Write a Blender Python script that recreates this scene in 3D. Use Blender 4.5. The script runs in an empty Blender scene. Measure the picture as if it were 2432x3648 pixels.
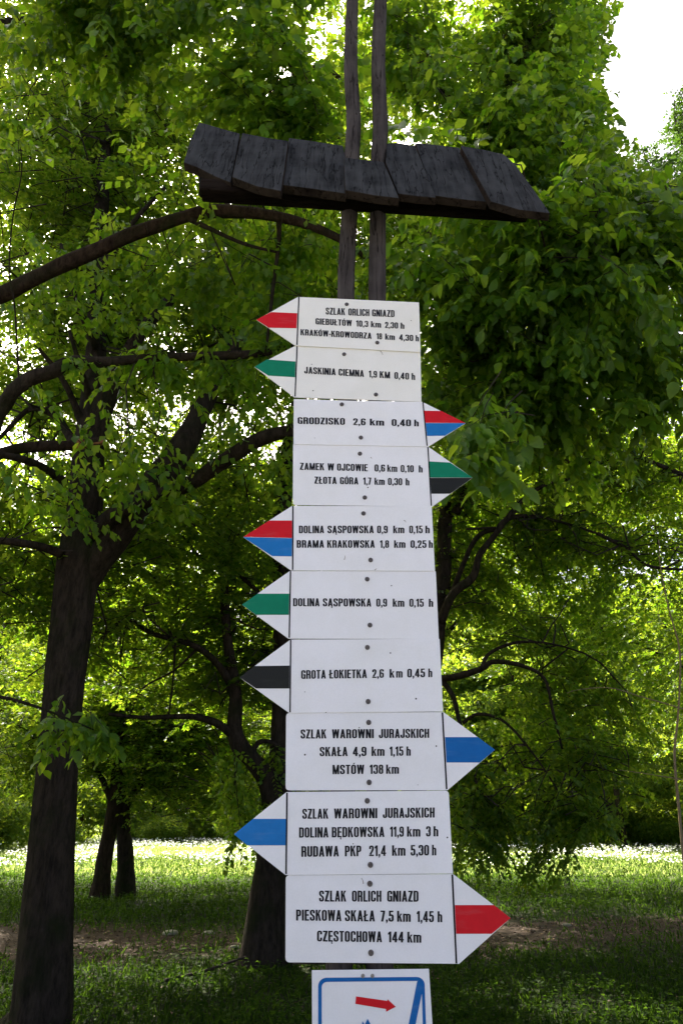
import bpy, math, random
import numpy as np
from mathutils import Vector, Matrix
random.seed(7)
rng = np.random.default_rng(7)
R = math.radians
scene = bpy.context.scene
col = scene.collection

# ------------------------------------------------------------ camera, sky, sun, exposure
PITCH = R(22.76); F = 730.6 / 1024 * 3648; CAM = np.array([0.0, 0.0, 1.6])
cam_d = bpy.data.cameras.new('camera'); cam = bpy.data.objects.new('camera', cam_d); col.objects.link(cam)
cam.location = CAM; cam.rotation_euler = (math.pi / 2 + PITCH, 0, 0)
cam_d.sensor_fit = 'VERTICAL'; cam_d.sensor_height = 36; cam_d.lens = 36 * F / 3648
cam_d.clip_start = 0.05; cam_d.clip_end = 600
scene.camera = cam
SUN_EL, SUN_AZ = R(52), R(-28)          # azimuth from +Y towards +X
world = bpy.data.worlds.new('World'); scene.world = world; world.use_nodes = True
wn = world.node_tree.nodes; wl = world.node_tree.links; wn.clear()
sky = wn.new('ShaderNodeTexSky'); sky.sky_type = 'NISHITA'; sky.sun_disc = False
sky.sun_elevation = SUN_EL; sky.sun_rotation = SUN_AZ; sky.dust_density = 6.0; sky.air_density = 0.4; sky.ozone_density = 0.0
bg = wn.new('ShaderNodeBackground'); bg.inputs[1].default_value = 0.15
wo = wn.new('ShaderNodeOutputWorld'); wl.new(sky.outputs[0], bg.inputs[0]); wl.new(bg.outputs[0], wo.inputs[0])
sd = bpy.data.lights.new('sun', 'SUN'); sd.energy = 5.0; sd.angle = R(0.53); sd.color = (1, 0.95, 0.84)
sun = bpy.data.objects.new('sun', sd); col.objects.link(sun)
SUNV = Vector((math.sin(SUN_AZ) * math.cos(SUN_EL), math.cos(SUN_AZ) * math.cos(SUN_EL), math.sin(SUN_EL)))
sun.rotation_euler = SUNV.to_track_quat('Z', 'Y').to_euler(); sun.location = (-20, 40, 60)
scene.view_settings.view_transform = 'Standard'; scene.view_settings.look = 'None'
scene.view_settings.gamma = 1; scene.view_settings.use_curve_mapping = False
scene.view_settings.exposure = 2.1
cy = scene.cycles
cy.max_bounces = 10; cy.diffuse_bounces = 6; cy.transmission_bounces = 8; cy.transparent_max_bounces = 8
cy.glossy_bounces = 2; cy.sample_clamp_indirect = 6; cy.use_denoising = True; cy.denoiser = 'OPENIMAGEDENOISE'; cy.denoising_input_passes = 'RGB_ALBEDO_NORMAL'; cy.denoising_prefilter = 'ACCURATE'
cy.caustics_reflective = False; cy.caustics_refractive = False

# ------------------------------------------------------------ helpers
def src_dir(xs, ys):
    cx = (xs - 1216) / F; cz = (1824 - ys) / F
    return np.array([cx, math.cos(PITCH) - cz * math.sin(PITCH), math.sin(PITCH) + cz * math.cos(PITCH)])
def at(xs, ys, Y):
    d = src_dir(xs, ys); return CAM + d * (Y / d[1])
def D(x, y, Y):                                    # a point of the view laid out on a 1568 x 2352 grid, at depth Y
    return at(x * 1.5510, y * 1.5510, Y)
def project(P):
    q = P - CAM
    dep = q[:, 1] * math.cos(PITCH) + q[:, 2] * math.sin(PITCH)
    up = -q[:, 1] * math.sin(PITCH) + q[:, 2] * math.cos(PITCH)
    dep_s = np.where(dep > 0.05, dep, 0.05)
    return 784 + q[:, 0] / dep_s * F / 1.551, 1176 - up / dep_s * F / 1.551, dep
def on_plane(xs, ys, p0, n):
    d = src_dir(xs, ys); t = np.dot(np.array(p0) - CAM, n) / np.dot(d, n); return CAM + d * t

def mesh_obj(name, verts, faces, mat, parent=None, smooth=False, kind=None):
    me = bpy.data.meshes.new(name); me.from_pydata([tuple(map(float, v)) for v in verts], [], faces); me.update()
    me.materials.append(mat)
    if smooth: me.polygons.foreach_set('use_smooth', [True] * len(me.polygons))
    o = bpy.data.objects.new(name, me); col.objects.link(o)
    if parent is not None: o.parent = parent; o.matrix_parent_inverse = Matrix.Translation(-parent.location)
    if kind: o['kind'] = kind
    return o
def big_mesh(name, V, T, mat, parent=None, kind=None, rnd=None, smooth=False):
    me = bpy.data.meshes.new(name)
    me.vertices.add(len(V)); me.vertices.foreach_set('co', V.astype(np.float32).ravel())
    me.loops.add(T.size); me.loops.foreach_set('vertex_index', T.astype(np.int32).ravel())
    me.polygons.add(len(T)); k = T.shape[1]
    me.polygons.foreach_set('loop_start', np.arange(len(T), dtype=np.int32) * k)
    me.polygons.foreach_set('loop_total', np.full(len(T), k, dtype=np.int32))
    if rnd is not None:
        a = me.attributes.new('rnd', 'FLOAT', 'POINT'); a.data.foreach_set('value', rnd.astype(np.float32))
    me.update(calc_edges=True)
    if smooth: me.polygons.foreach_set('use_smooth', np.ones(len(T), dtype=bool))
    me.materials.append(mat)
    o = bpy.data.objects.new(name, me); col.objects.link(o)
    if parent is not None: o.parent = parent; o.matrix_parent_inverse = Matrix.Translation(-parent.location)
    if kind: o['kind'] = kind
    return o
def thing(name, label, cat, loc=(0, 0, 0), group=None):
    o = bpy.data.objects.new(name, None); col.objects.link(o); o.location = [float(c) for c in loc]
    o.empty_display_size = 0.1
    o['label'] = label; o['category'] = cat
    if group: o['group'] = group
    return o
def adopt(o, parent):
    o.parent = parent; o.matrix_parent_inverse = Matrix.Translation(-parent.location); return o

# ------------------------------------------------------------ materials
class NT:
    def __init__(s, name):
        s.m = bpy.data.materials.new(name); s.m.use_nodes = True; s.t = s.m.node_tree; s.t.nodes.clear()
        s.out = s.n('ShaderNodeOutputMaterial')
    def n(s, typ, **kw):
        x = s.t.nodes.new(typ)
        for k, v in kw.items(): setattr(x, k, v)
        return x
    def l(s, a, b): s.t.links.new(a, b)
    def coords(s, scale=(1, 1, 1), obj=True, rot=(0, 0, 0)):
        tc = s.n('ShaderNodeTexCoord'); mp = s.n('ShaderNodeMapping')
        mp.inputs['Scale'].default_value = scale; mp.inputs['Rotation'].default_value = rot
        s.l(tc.outputs['Object' if obj else 'Generated'], mp.inputs[0]); return mp.outputs[0]
    def noise(s, vec, scale, detail=5, rough=0.6):
        x = s.n('ShaderNodeTexNoise'); x.inputs['Scale'].default_value = scale
        x.inputs['Detail'].default_value = detail; x.inputs['Roughness'].default_value = rough
        s.l(vec, x.inputs['Vector']); return x.outputs['Fac']
    def ramp(s, fac, stops, interp='LINEAR'):
        x = s.n('ShaderNodeValToRGB'); x.color_ramp.interpolation = interp; e = x.color_ramp.elements
        while len(e) < len(stops): e.new(0.5)
        for i, (p, c) in enumerate(stops): e[i].position = p; e[i].color = (*c, 1) if len(c) == 3 else c
        s.l(fac, x.inputs[0]); return x.outputs[0]
    def mix(s, fac, a, b, mode='MIX'):
        x = s.n('ShaderNodeMix', data_type='RGBA', blend_type=mode)
        if hasattr(fac, 'links'): s.l(fac, x.inputs[0])
        else: x.inputs[0].default_value = fac
        for i, v in ((6, a), (7, b)):
            if hasattr(v, 'links'): s.l(v, x.inputs[i])
            else: x.inputs[i].default_value = (*v, 1)
        return x.outputs[2]
    def bump(s, h, strength, dist):
        x = s.n('ShaderNodeBump'); x.inputs['Strength'].default_value = strength; x.inputs['Distance'].default_value = dist
        s.l(h, x.inputs['Height']); return x.outputs[0]
    def bsdf(s, color, rough=0.6, spec=0.3, normal=None):
        b = s.n('ShaderNodeBsdfPrincipled')
        if hasattr(color, 'links'): s.l(color, b.inputs['Base Color'])
        else: b.inputs['Base Color'].default_value = (*color, 1)
        if hasattr(rough, 'links'): s.l(rough, b.inputs['Roughness'])
        else: b.inputs['Roughness'].default_value = rough
        b.inputs['Specular IOR Level'].default_value = spec
        if normal is not None: s.l(normal, b.inputs['Normal'])
        return b.outputs[0]
    def done(s, sh): s.l(sh, s.out.inputs['Surface']); return s.m

def leaf_mat(name, dark, light, tr_dark, tr_light, tmix=0.55, rough=0.42, spec=0.3):
    m = NT(name)
    at_ = m.n('ShaderNodeAttribute', attribute_name='rnd'); v = at_.outputs['Fac']
    c = m.ramp(v, [(0, dark), (1, light)]); t = m.ramp(v, [(0, tr_dark), (1, tr_light)])
    nz = m.noise(m.coords(), 0.9, 2); sc = m.ramp(nz, [(0.3, (0.7, 0.7, 0.7)), (0.7, (1.15, 1.15, 1.15))])
    c = m.mix(1.0, c, sc, 'MULTIPLY'); t = m.mix(1.0, t, sc, 'MULTIPLY')
    b = m.bsdf(c, rough, spec)
    tb = m.n('ShaderNodeBsdfTranslucent'); m.l(t, tb.inputs[0])
    mx = m.n('ShaderNodeMixShader'); mx.inputs[0].default_value = tmix
    m.l(b, mx.inputs[1]); m.l(tb.outputs[0], mx.inputs[2])
    return m.done(mx.outputs[0])
M_LEAF_NEAR = leaf_mat('leaf_hornbeam', (0.045, 0.11, 0.010), (0.09, 0.18, 0.018), (0.18, 0.38, 0.008), (0.50, 0.64, 0.03))
M_LEAF_SHADE = leaf_mat('leaf_shaded', (0.03, 0.075, 0.012), (0.06, 0.12, 0.02), (0.05, 0.12, 0.010), (0.14, 0.25, 0.02), 0.4)  # darker, less translucent leaf copy; shade against the sky put into its colour
M_LEAF_MID = leaf_mat('leaf_small', (0.045, 0.10, 0.010), (0.09, 0.17, 0.018), (0.17, 0.34, 0.008), (0.50, 0.60, 0.035))
M_LEAF_FAR = leaf_mat('leaf_far', (0.045, 0.10, 0.014), (0.10, 0.18, 0.025), (0.18, 0.30, 0.012), (0.46, 0.54, 0.04), rough=0.5)

def bark_mat(name, a, b, moss=(0.018, 0.022, 0.008)):
    m = NT(name)
    v = m.coords((9, 9, 2.6)); n1 = m.noise(v, 2.0, 9, 0.72)
    v2 = m.coords((1, 1, 1)); n2 = m.noise(v2, 3.0, 4)
    c = m.ramp(n1, [(0.3, a), (0.62, b)]); c = m.mix(m.ramp(n2, [(0.5, (0, 0, 0)), (0.75, (1, 1, 1))]), c, moss)
    return m.done(m.bsdf(c, 0.95, 0.04, m.bump(n1, 1.0, 0.05)))
M_BARK = bark_mat('bark_brown', (0.010, 0.008, 0.006), (0.05, 0.038, 0.028))
M_BARK2 = bark_mat('bark_red_brown', (0.009, 0.006, 0.005), (0.05, 0.034, 0.024))
M_TWIG = NT('twig_bark'); M_TWIG = M_TWIG.done(M_TWIG.bsdf((0.035, 0.026, 0.02), 0.85, 0.1))
M_STUB = NT('broken_wood'); M_STUB = M_STUB.done(M_STUB.bsdf(M_STUB.ramp(M_STUB.noise(M_STUB.coords((2, 9, 9)), 6), [(0.3, (0.12, 0.045, 0.015)), (0.7, (0.36, 0.17, 0.07))]), 0.8, 0.1))
M_DRY = NT('dry_stem'); M_DRY = M_DRY.done(M_DRY.bsdf((0.22, 0.16, 0.09), 0.8, 0.2))

def wood_mat(name, a, b, scale, rough=0.62):
    m = NT(name); v = m.coords(scale)
    g = m.noise(v, 5, 5, 0.6); cr = m.noise(v, 3.6, 3, 0.5)
    blot = m.noise(m.coords((1, 1, 1)), 9, 5)
    crack = m.ramp(cr, [(0.485, (1, 1, 1)), (0.5, (0, 0, 0)), (0.512, (1, 1, 1))])
    c = m.ramp(g, [(0.25, a), (0.75, b)])
    c = m.mix(m.ramp(blot, [(0.35, (0, 0, 0)), (0.7, (0.6, 0.6, 0.6))]), c, (b[0] * 1.3, b[1] * 1.33, b[2] * 1.28))
    c = m.mix(0.75, c, crack, 'MULTIPLY')
    h = m.mix(0.6, g, crack, 'MULTIPLY')
    return m.done(m.bsdf(c, rough, 0.0, m.bump(h, 0.9, 0.006)))
M_PLANK = wood_mat('weathered_roof_plank', (0.008, 0.0085, 0.009), (0.046, 0.047, 0.049), (9, 1, .8), 0.55)
M_POST = wood_mat('weathered_post', (0.012, 0.010, 0.010), (0.075, 0.065, 0.063), (8, 8, 0.7), 0.55)
M_BEAM = wood_mat('dark_beam', (0.004, 0.003, 0.003), (0.016, 0.012, 0.010), (1, 10, 10), 0.8)
M_BEAM_END = wood_mat('ragged_end_grain', (0.006, 0.005, 0.005), (0.034, 0.026, 0.021), (6, 6, 6), 0.85)

def panel_mat(name, c):
    m = NT(name); v = m.coords()
    vor = m.n('ShaderNodeTexVoronoi'); vor.inputs['Scale'].default_value = 24; m.l(v, vor.inputs['Vector'])
    vor.feature = 'F1'
    wn_ = m.n('ShaderNodeTexWhiteNoise'); m.l(vor.outputs['Position'], wn_.inputs['Vector'])
    sz = m.n('ShaderNodeMath', operation='MULTIPLY'); m.l(wn_.outputs['Value'], sz.inputs[0]); sz.inputs[1].default_value = 0.06
    lt = m.n('ShaderNodeMath', operation='LESS_THAN'); m.l(vor.outputs['Distance'], lt.inputs[0]); m.l(sz.outputs[0], lt.inputs[1])
    g = m.n('ShaderNodeMath', operation='GREATER_THAN'); m.l(wn_.outputs['Value'], g.inputs[0]); g.inputs[1].default_value = 0.6
    mu = m.n('ShaderNodeMath', operation='MULTIPLY'); m.l(lt.outputs[0], mu.inputs[0]); m.l(g.outputs[0], mu.inputs[1])
    dirt = m.noise(v, 6, 6, 0.7)
    base = m.mix(m.ramp(dirt, [(0.4, (0, 0, 0)), (0.8, (0.45, 0.45, 0.45))]), c, (c[0] * 0.86, c[1] * 0.85, c[2] * 0.76))
    fine = m.noise(v, 260, 2); base = m.mix(1.0, base, m.ramp(fine, [(0.2, (0.93, 0.93, 0.93)), (0.8, (1, 1, 1))]), 'MULTIPLY')
    base = m.mix(mu.outputs[0], base, (0.05, 0.04, 0.03))
    return m.done(m.bsdf(base, 0.5, 0.2, m.bump(dirt, 0.08, 0.002)))
M_WHITE = panel_mat('white_panel', (0.83, 0.82, 0.82))
M_WARM_LIT = panel_mat('warm_lit_panel', (0.835, 0.815, 0.755))  # white panel with the warm reflected light of the upper signs in its colour
def paint(name, c, wear=0.5):
    m = NT(name); n = m.noise(m.coords(), 30, 7, 0.7); n2 = m.noise(m.coords((1, 1, 6)), 8, 4)
    k = m.ramp(n, [(0.3, tuple(x * (1 - 0.3 * wear) for x in c)), (0.7, c)])
    k = m.mix(m.ramp(n2, [(0.55, (0, 0, 0)), (0.8, (0.25 * wear,) * 3)]), k, (0.35, 0.35, 0.33))
    return m.done(m.bsdf(k, 0.5, 0.12))
M_RED = paint('red_film', (0.60, 0.010, 0.018)); M_GREEN = paint('green_film', (0.004, 0.19, 0.10))
M_BLUE = paint('blue_film', (0.014, 0.17, 0.47)); M_BLUE2 = paint('deep_blue_film', (0.006, 0.12, 0.38))
M_BLACKF = paint('black_film', (0.016, 0.017, 0.015), 0.12)
M_INK = paint('black_ink', (0.010, 0.010, 0.012), 0.25)
m = NT('fastener_steel'); M_SCREW = m.done(m.bsdf(m.ramp(m.noise(m.coords(), 250), [(0.3, (0.03, 0.022, 0.018)), (0.7, (0.13, 0.11, 0.10))]), 0.5, 0.5))
m = NT('bright_rivet'); M_RIVET = m.done(m.bsdf(m.ramp(m.noise(m.coords(), 250), [(0.3, (0.16, 0.14, 0.11)), (0.7, (0.40, 0.38, 0.33))]), 0.5, 0.5))

def ground_mat():
    m = NT('forest_ground'); v = m.coords()
    n = m.noise(v, 1.3, 8, 0.7); n2 = m.noise(v, 9, 6, 0.7)
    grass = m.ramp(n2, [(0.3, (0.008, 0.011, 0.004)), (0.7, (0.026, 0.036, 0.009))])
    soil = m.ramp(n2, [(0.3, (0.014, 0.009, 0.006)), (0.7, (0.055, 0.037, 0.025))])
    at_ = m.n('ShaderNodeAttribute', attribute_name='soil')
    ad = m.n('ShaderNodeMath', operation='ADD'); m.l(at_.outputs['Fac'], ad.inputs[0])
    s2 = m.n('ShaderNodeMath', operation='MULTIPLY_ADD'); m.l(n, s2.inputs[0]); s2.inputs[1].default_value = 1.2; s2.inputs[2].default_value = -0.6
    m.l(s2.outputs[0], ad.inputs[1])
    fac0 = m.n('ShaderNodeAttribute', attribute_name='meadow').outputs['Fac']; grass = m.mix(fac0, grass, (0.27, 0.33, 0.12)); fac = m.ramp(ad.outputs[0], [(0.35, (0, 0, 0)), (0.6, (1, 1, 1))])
    return m.done(m.bsdf(m.mix(fac, grass, soil), 0.95, 0.1, m.bump(n2, 0.7, 0.04)))
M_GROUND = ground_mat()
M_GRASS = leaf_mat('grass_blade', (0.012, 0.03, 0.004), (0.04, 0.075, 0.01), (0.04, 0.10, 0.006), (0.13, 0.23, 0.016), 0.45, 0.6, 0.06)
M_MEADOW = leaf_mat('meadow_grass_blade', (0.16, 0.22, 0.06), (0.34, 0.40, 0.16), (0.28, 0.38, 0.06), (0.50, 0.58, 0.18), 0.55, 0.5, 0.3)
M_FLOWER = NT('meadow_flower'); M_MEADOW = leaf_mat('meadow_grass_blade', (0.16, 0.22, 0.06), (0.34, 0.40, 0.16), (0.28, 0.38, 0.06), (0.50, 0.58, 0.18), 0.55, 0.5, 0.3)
M_FLOWER = M_FLOWER.done(M_FLOWER.bsdf((0.75, 0.75, 0.7), 0.7, 0.2))
M_LITTER = NT('dead_leaf'); M_LITTER = M_LITTER.done(M_LITTER.bsdf(M_LITTER.ramp(M_LITTER.n('ShaderNodeAttribute', attribute_name='rnd').outputs['Fac'], [(0, (0.03, 0.018, 0.01)), (1, (0.16, 0.10, 0.055))]), 0.7, 0.25))

# ------------------------------------------------------------ cheap smooth noise
class Sines:
    def __init__(s, seed, scale, k=7):
        r = np.random.default_rng(seed); d = r.normal(size=(k, 3)); d /= np.linalg.norm(d, axis=1)[:, None]
        s.w = d * (2 * math.pi / scale) * r.uniform(0.7, 1.9, (k, 1)); s.p = r.uniform(0, 6.28, k)
    def __call__(s, P): return np.sin(P @ s.w.T + s.p).mean(axis=1) * 2.2

# ------------------------------------------------------------ ground
def soil_of(x, y):
    c = 12.4 + 0.045 * x + 0.5 * np.sin(x * 0.35)            # a worn path crossing in front of the meadow
    wdt = 1.9 + 0.06 * np.clip(x, 0, 20)
    s = np.exp(-((y - c) / wdt) ** 2) * (0.85 + 0.15 * np.sin(x))
    return s
def height(x, y):
    h = 0.05 * np.sin(x * 0.5 + 1) * np.sin(y * 0.37) + 0.02 * np.sin(x * 1.9) * np.sin(y * 1.6 + 2)
    far = np.clip(y - 62 + 0.12 * np.abs(x), 0, 90)
    return h + far * (0.34 + 0.06 * np.tanh(x / 30)) + 0.0 * x - 0.03 * soil_of(x, y)
def terrain():
    xs = np.concatenate([np.linspace(-160, -20, 30), np.linspace(-19.5, 19.5, 120), np.linspace(20, 160, 30)])
    ys = np.concatenate([np.linspace(-60, 4, 14), np.linspace(4.5, 30, 120), np.linspace(31, 170, 70)])
    X, Y = np.meshgrid(xs, ys); Z = height(X, Y)
    V = np.stack([X, Y, Z], -1).reshape(-1, 3); n = len(xs)
    i, j = np.meshgrid(np.arange(n - 1), np.arange(len(ys) - 1)); a = (j * n + i).ravel()
    T = np.stack([a, a + 1, a + n + 1, a + n], -1)
    o = big_mesh('ground', V, T, M_GROUND, smooth=True); o['kind'] = 'structure'
    at_ = o.data.attributes.new('soil', 'FLOAT', 'POINT'); at_.data.foreach_set('value', soil_of(X, Y).ravel().astype(np.float32))
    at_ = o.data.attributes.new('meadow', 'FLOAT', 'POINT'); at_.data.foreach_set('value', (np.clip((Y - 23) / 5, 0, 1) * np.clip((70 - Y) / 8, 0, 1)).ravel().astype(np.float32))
terrain()
m = NT('bounce_gravel'); M_BOUNCE_GRAVEL = m.done(m.bsdf(m.ramp(m.noise(m.coords(), 16, 8, .7), [(.3, (.18, .17, .15)), (.7, (.37, .355, .32))]), .95, .1, m.bump(m.noise(m.coords(), 60, 3), .6, .01)))
def build_bounce_road():                                   # unseen pale strip behind the camera, added to bounce daylight onto the signs
    xs = np.linspace(-60, 60, 61); ys = np.linspace(-16, -1.6, 12); X, Y = np.meshgrid(xs, ys); Y = Y + .5 * np.sin(X * .12) + .12 * np.sin(X * 1.3) * (Y > -2)
    V = np.stack([X, Y, height(X, Y) + .06], -1).reshape(-1, 3); i, j = np.meshgrid(np.arange(60), np.arange(11)); a = (j * 61 + i).ravel()
    big_mesh('added_bounce_road', V, np.stack([a, a + 1, a + 62, a + 61], -1), M_BOUNCE_GRAVEL, smooth=True)['kind'] = 'structure'
build_bounce_road()

# ------------------------------------------------------------ tubes
def catmull(P, per=6):
    P = np.array(P, float)
    if len(P) < 3:
        t = np.linspace(0, 1, per + 1)[:, None]; return P[0] * (1 - t) + P[1] * t
    Q = np.vstack([2 * P[0] - P[1], P, 2 * P[-1] - P[-2]]); out = []
    for i in range(1, len(Q) - 2):
        t = np.linspace(0, 1, per, endpoint=False)[:, None]
        a, b, c, d = Q[i - 1], Q[i], Q[i + 1], Q[i + 2]
        out.append(0.5 * (2 * b + (c - a) * t + (2 * a - 5 * b + 4 * c - d) * t ** 2 + (-a + 3 * b - 3 * c + d) * t ** 3))
    out.append(P[-1:]); return np.vstack(out)
def tube_arrays(pts, rad, sides=12, flute=0.0, seed=0, lump=0.0):
    pts = np.array(pts, float); n = len(pts)
    tan = np.gradient(pts, axis=0); tan /= np.linalg.norm(tan, axis=1)[:, None] + 1e-9
    ref = np.array([0.31, 0.2, 0.93]) if abs(tan[0][2]) < 0.8 else np.array([1.0, 0.1, 0])
    u = np.cross(tan, ref); u /= np.linalg.norm(u, axis=1)[:, None]; v = np.cross(tan, u)
    ang = np.linspace(0, 2 * math.pi, sides, endpoint=False)
    r_ = np.random.default_rng(seed + 11); ph = r_.uniform(0, 6.28, 6)
    k = np.arange(n)[:, None]
    s = np.concatenate([[0], np.cumsum(np.linalg.norm(np.diff(pts, axis=0), axis=1))])[:, None]
    mod = 1 + flute * (0.5 * np.sin(3 * ang + ph[0] + 0.5 * s) + 0.35 * np.sin(5 * ang + ph[1] - 0.7 * s) + 0.25 * np.sin(9 * ang + ph[2] + 0.4 * np.sin(2 * s)) + (0.3 * np.abs(np.sin(6.5 * ang + ph[5] + 0.8 * np.sin(1.3 * s))) if sides >= 24 else 0))
    mod = mod + lump * (np.sin(s * 4.1 + ph[3] + np.sin(ang)) * 0.5 + np.sin(s * 9 + ph[4] + 2 * ang) * 0.35)
    rr = np.array(rad, float)[:, None] * mod
    V = pts[:, None, :] + rr[..., None] * (np.cos(ang)[None, :, None] * u[:, None, :] + np.sin(ang)[None, :, None] * v[:, None, :])
    V = V.reshape(-1, 3)
    i, j = np.meshgrid(np.arange(sides), np.arange(n - 1)); i = i.ravel(); j = j.ravel(); i2 = (i + 1) % sides
    Fq = np.stack([j * sides + i, j * sides + i2, (j + 1) * sides + i2, (j + 1) * sides + i], -1)
    return V, Fq
def tube(name, pts, r0, r1, mat, parent, sides=12, per=6, flute=0, lump=0.05, rads=None, seed=0, power=1.0):
    P = catmull(pts, per); t = np.linspace(0, 1, len(P))
    rad = np.interp(t, np.linspace(0, 1, len(rads)), rads) if rads is not None else r0 + (r1 - r0) * t ** power
    V, Fq = tube_arrays(P, rad, sides, flute, seed, lump)
    n = len(P); faces = [tuple(f) for f in Fq] + [tuple(range(sides))[::-1], tuple(range((n - 1) * sides, n * sides))]
    return mesh_obj(name, V, faces, mat, parent, smooth=True), P, rad

# ------------------------------------------------------------ leaves
LEAF2 = (np.array([[0, 0, 0], [0.48, 0.5, 0.10], [1, 0, -0.06], [0.48, -0.5, 0.10]]), np.array([[0, 3, 2], [0, 2, 1]]))
LEAF6 = (np.array([[0, 0, 0], [0.22, 0.36, 0.07], [0.58, 0.46, 0.09], [1.0, 0, -0.14], [0.58, -0.46, 0.09], [0.22, -0.36, 0.07], [0.45, 0, 0.0]]),
         np.array([[0, 6, 1], [1, 6, 2], [2, 6, 3], [3, 6, 4], [4, 6, 5], [5, 6, 0]]))
def serrated():
    V = []; n = 9
    mid = [(u, 0, -0.16 * u * u + 0.03 * math.sin(u * 3)) for u in np.linspace(0, 1, 6)]
    edge = []
    for i in range(1, n):
        u = i / n; w = 0.5 * math.sin(math.pi * u ** 0.82) ** 0.8
        w *= 1.0 if i % 2 else 0.88
        edge.append((u, w, 0.11 * w * 2 - 0.16 * u * u))
    V = mid + edge + [(a, -b, c) for a, b, c in edge]
    ne = len(edge); L = 6; Rr = 6 + ne; Fc = []
    for base, flip in ((L, 0), (Rr, 1)):
        ids = [0] + [base + k for k in range(ne)] + [5]
        for k in range(len(ids) - 1):
            ua = k / (len(ids) - 1); ma = min(5, max(0, round((ua + 0.5 / (len(ids) - 1)) * 5)))
            if ids[k] != ma and ids[k + 1] != ma: Fc.append((ids[k], ma, ids[k + 1]) if flip == 0 else (ids[k], ids[k + 1], ma))
        # ribs between successive midrib points
        prev = None
        for k in range(len(ids) - 1):
            ua = (k + 0.5) / (len(ids) - 1); ma = min(5, max(0, round(ua * 5)))
            if prev is not None and ma != prev and ids[k] not in (prev, ma):
                Fc.append((ids[k], prev, ma) if flip == 0 else (ids[k], ma, prev))
            prev = ma
    return np.array(V, float), np.array(Fc)
LEAFH = serrated()
def norm(a): return a / (np.linalg.norm(a, axis=-1, keepdims=True) + 1e-9)
def leaf_frames(O, Dr, N):
    Dr = norm(Dr); S = norm(np.cross(N, Dr)); N2 = np.cross(Dr, S); return Dr, S, N2
def build_leaves(tpl, O, Dr, N, L, Wd, rn):
    V0, T0 = tpl; Dr, S, N2 = leaf_frames(O, Dr, N); n = len(O); k = len(V0)
    V = (O[:, None, :] + (V0[None, :, 0:1] * L[:, None, None]) * Dr[:, None, :] + (V0[None, :, 1:2] * Wd[:, None, None]) * S[:, None, :]
         + (V0[None, :, 2:3] * L[:, None, None]) * N2[:, None, :])
    T = (T0[None] + (np.arange(n) * k)[:, None, None]).reshape(-1, 3)
    return V.reshape(-1, 3), T, np.repeat(rn, k)

def in_poly(x, y, poly):
    inside = np.zeros(len(x), bool); px, py = zip(*poly); j = len(poly) - 1
    for i in range(len(poly)):
        c = ((py[i] > y) != (py[j] > y)) & (x < (px[j] - px[i]) * (y - py[i]) / (py[j] - py[i] + 1e-9) + px[i])
        inside ^= c; j = i
    return inside

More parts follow.
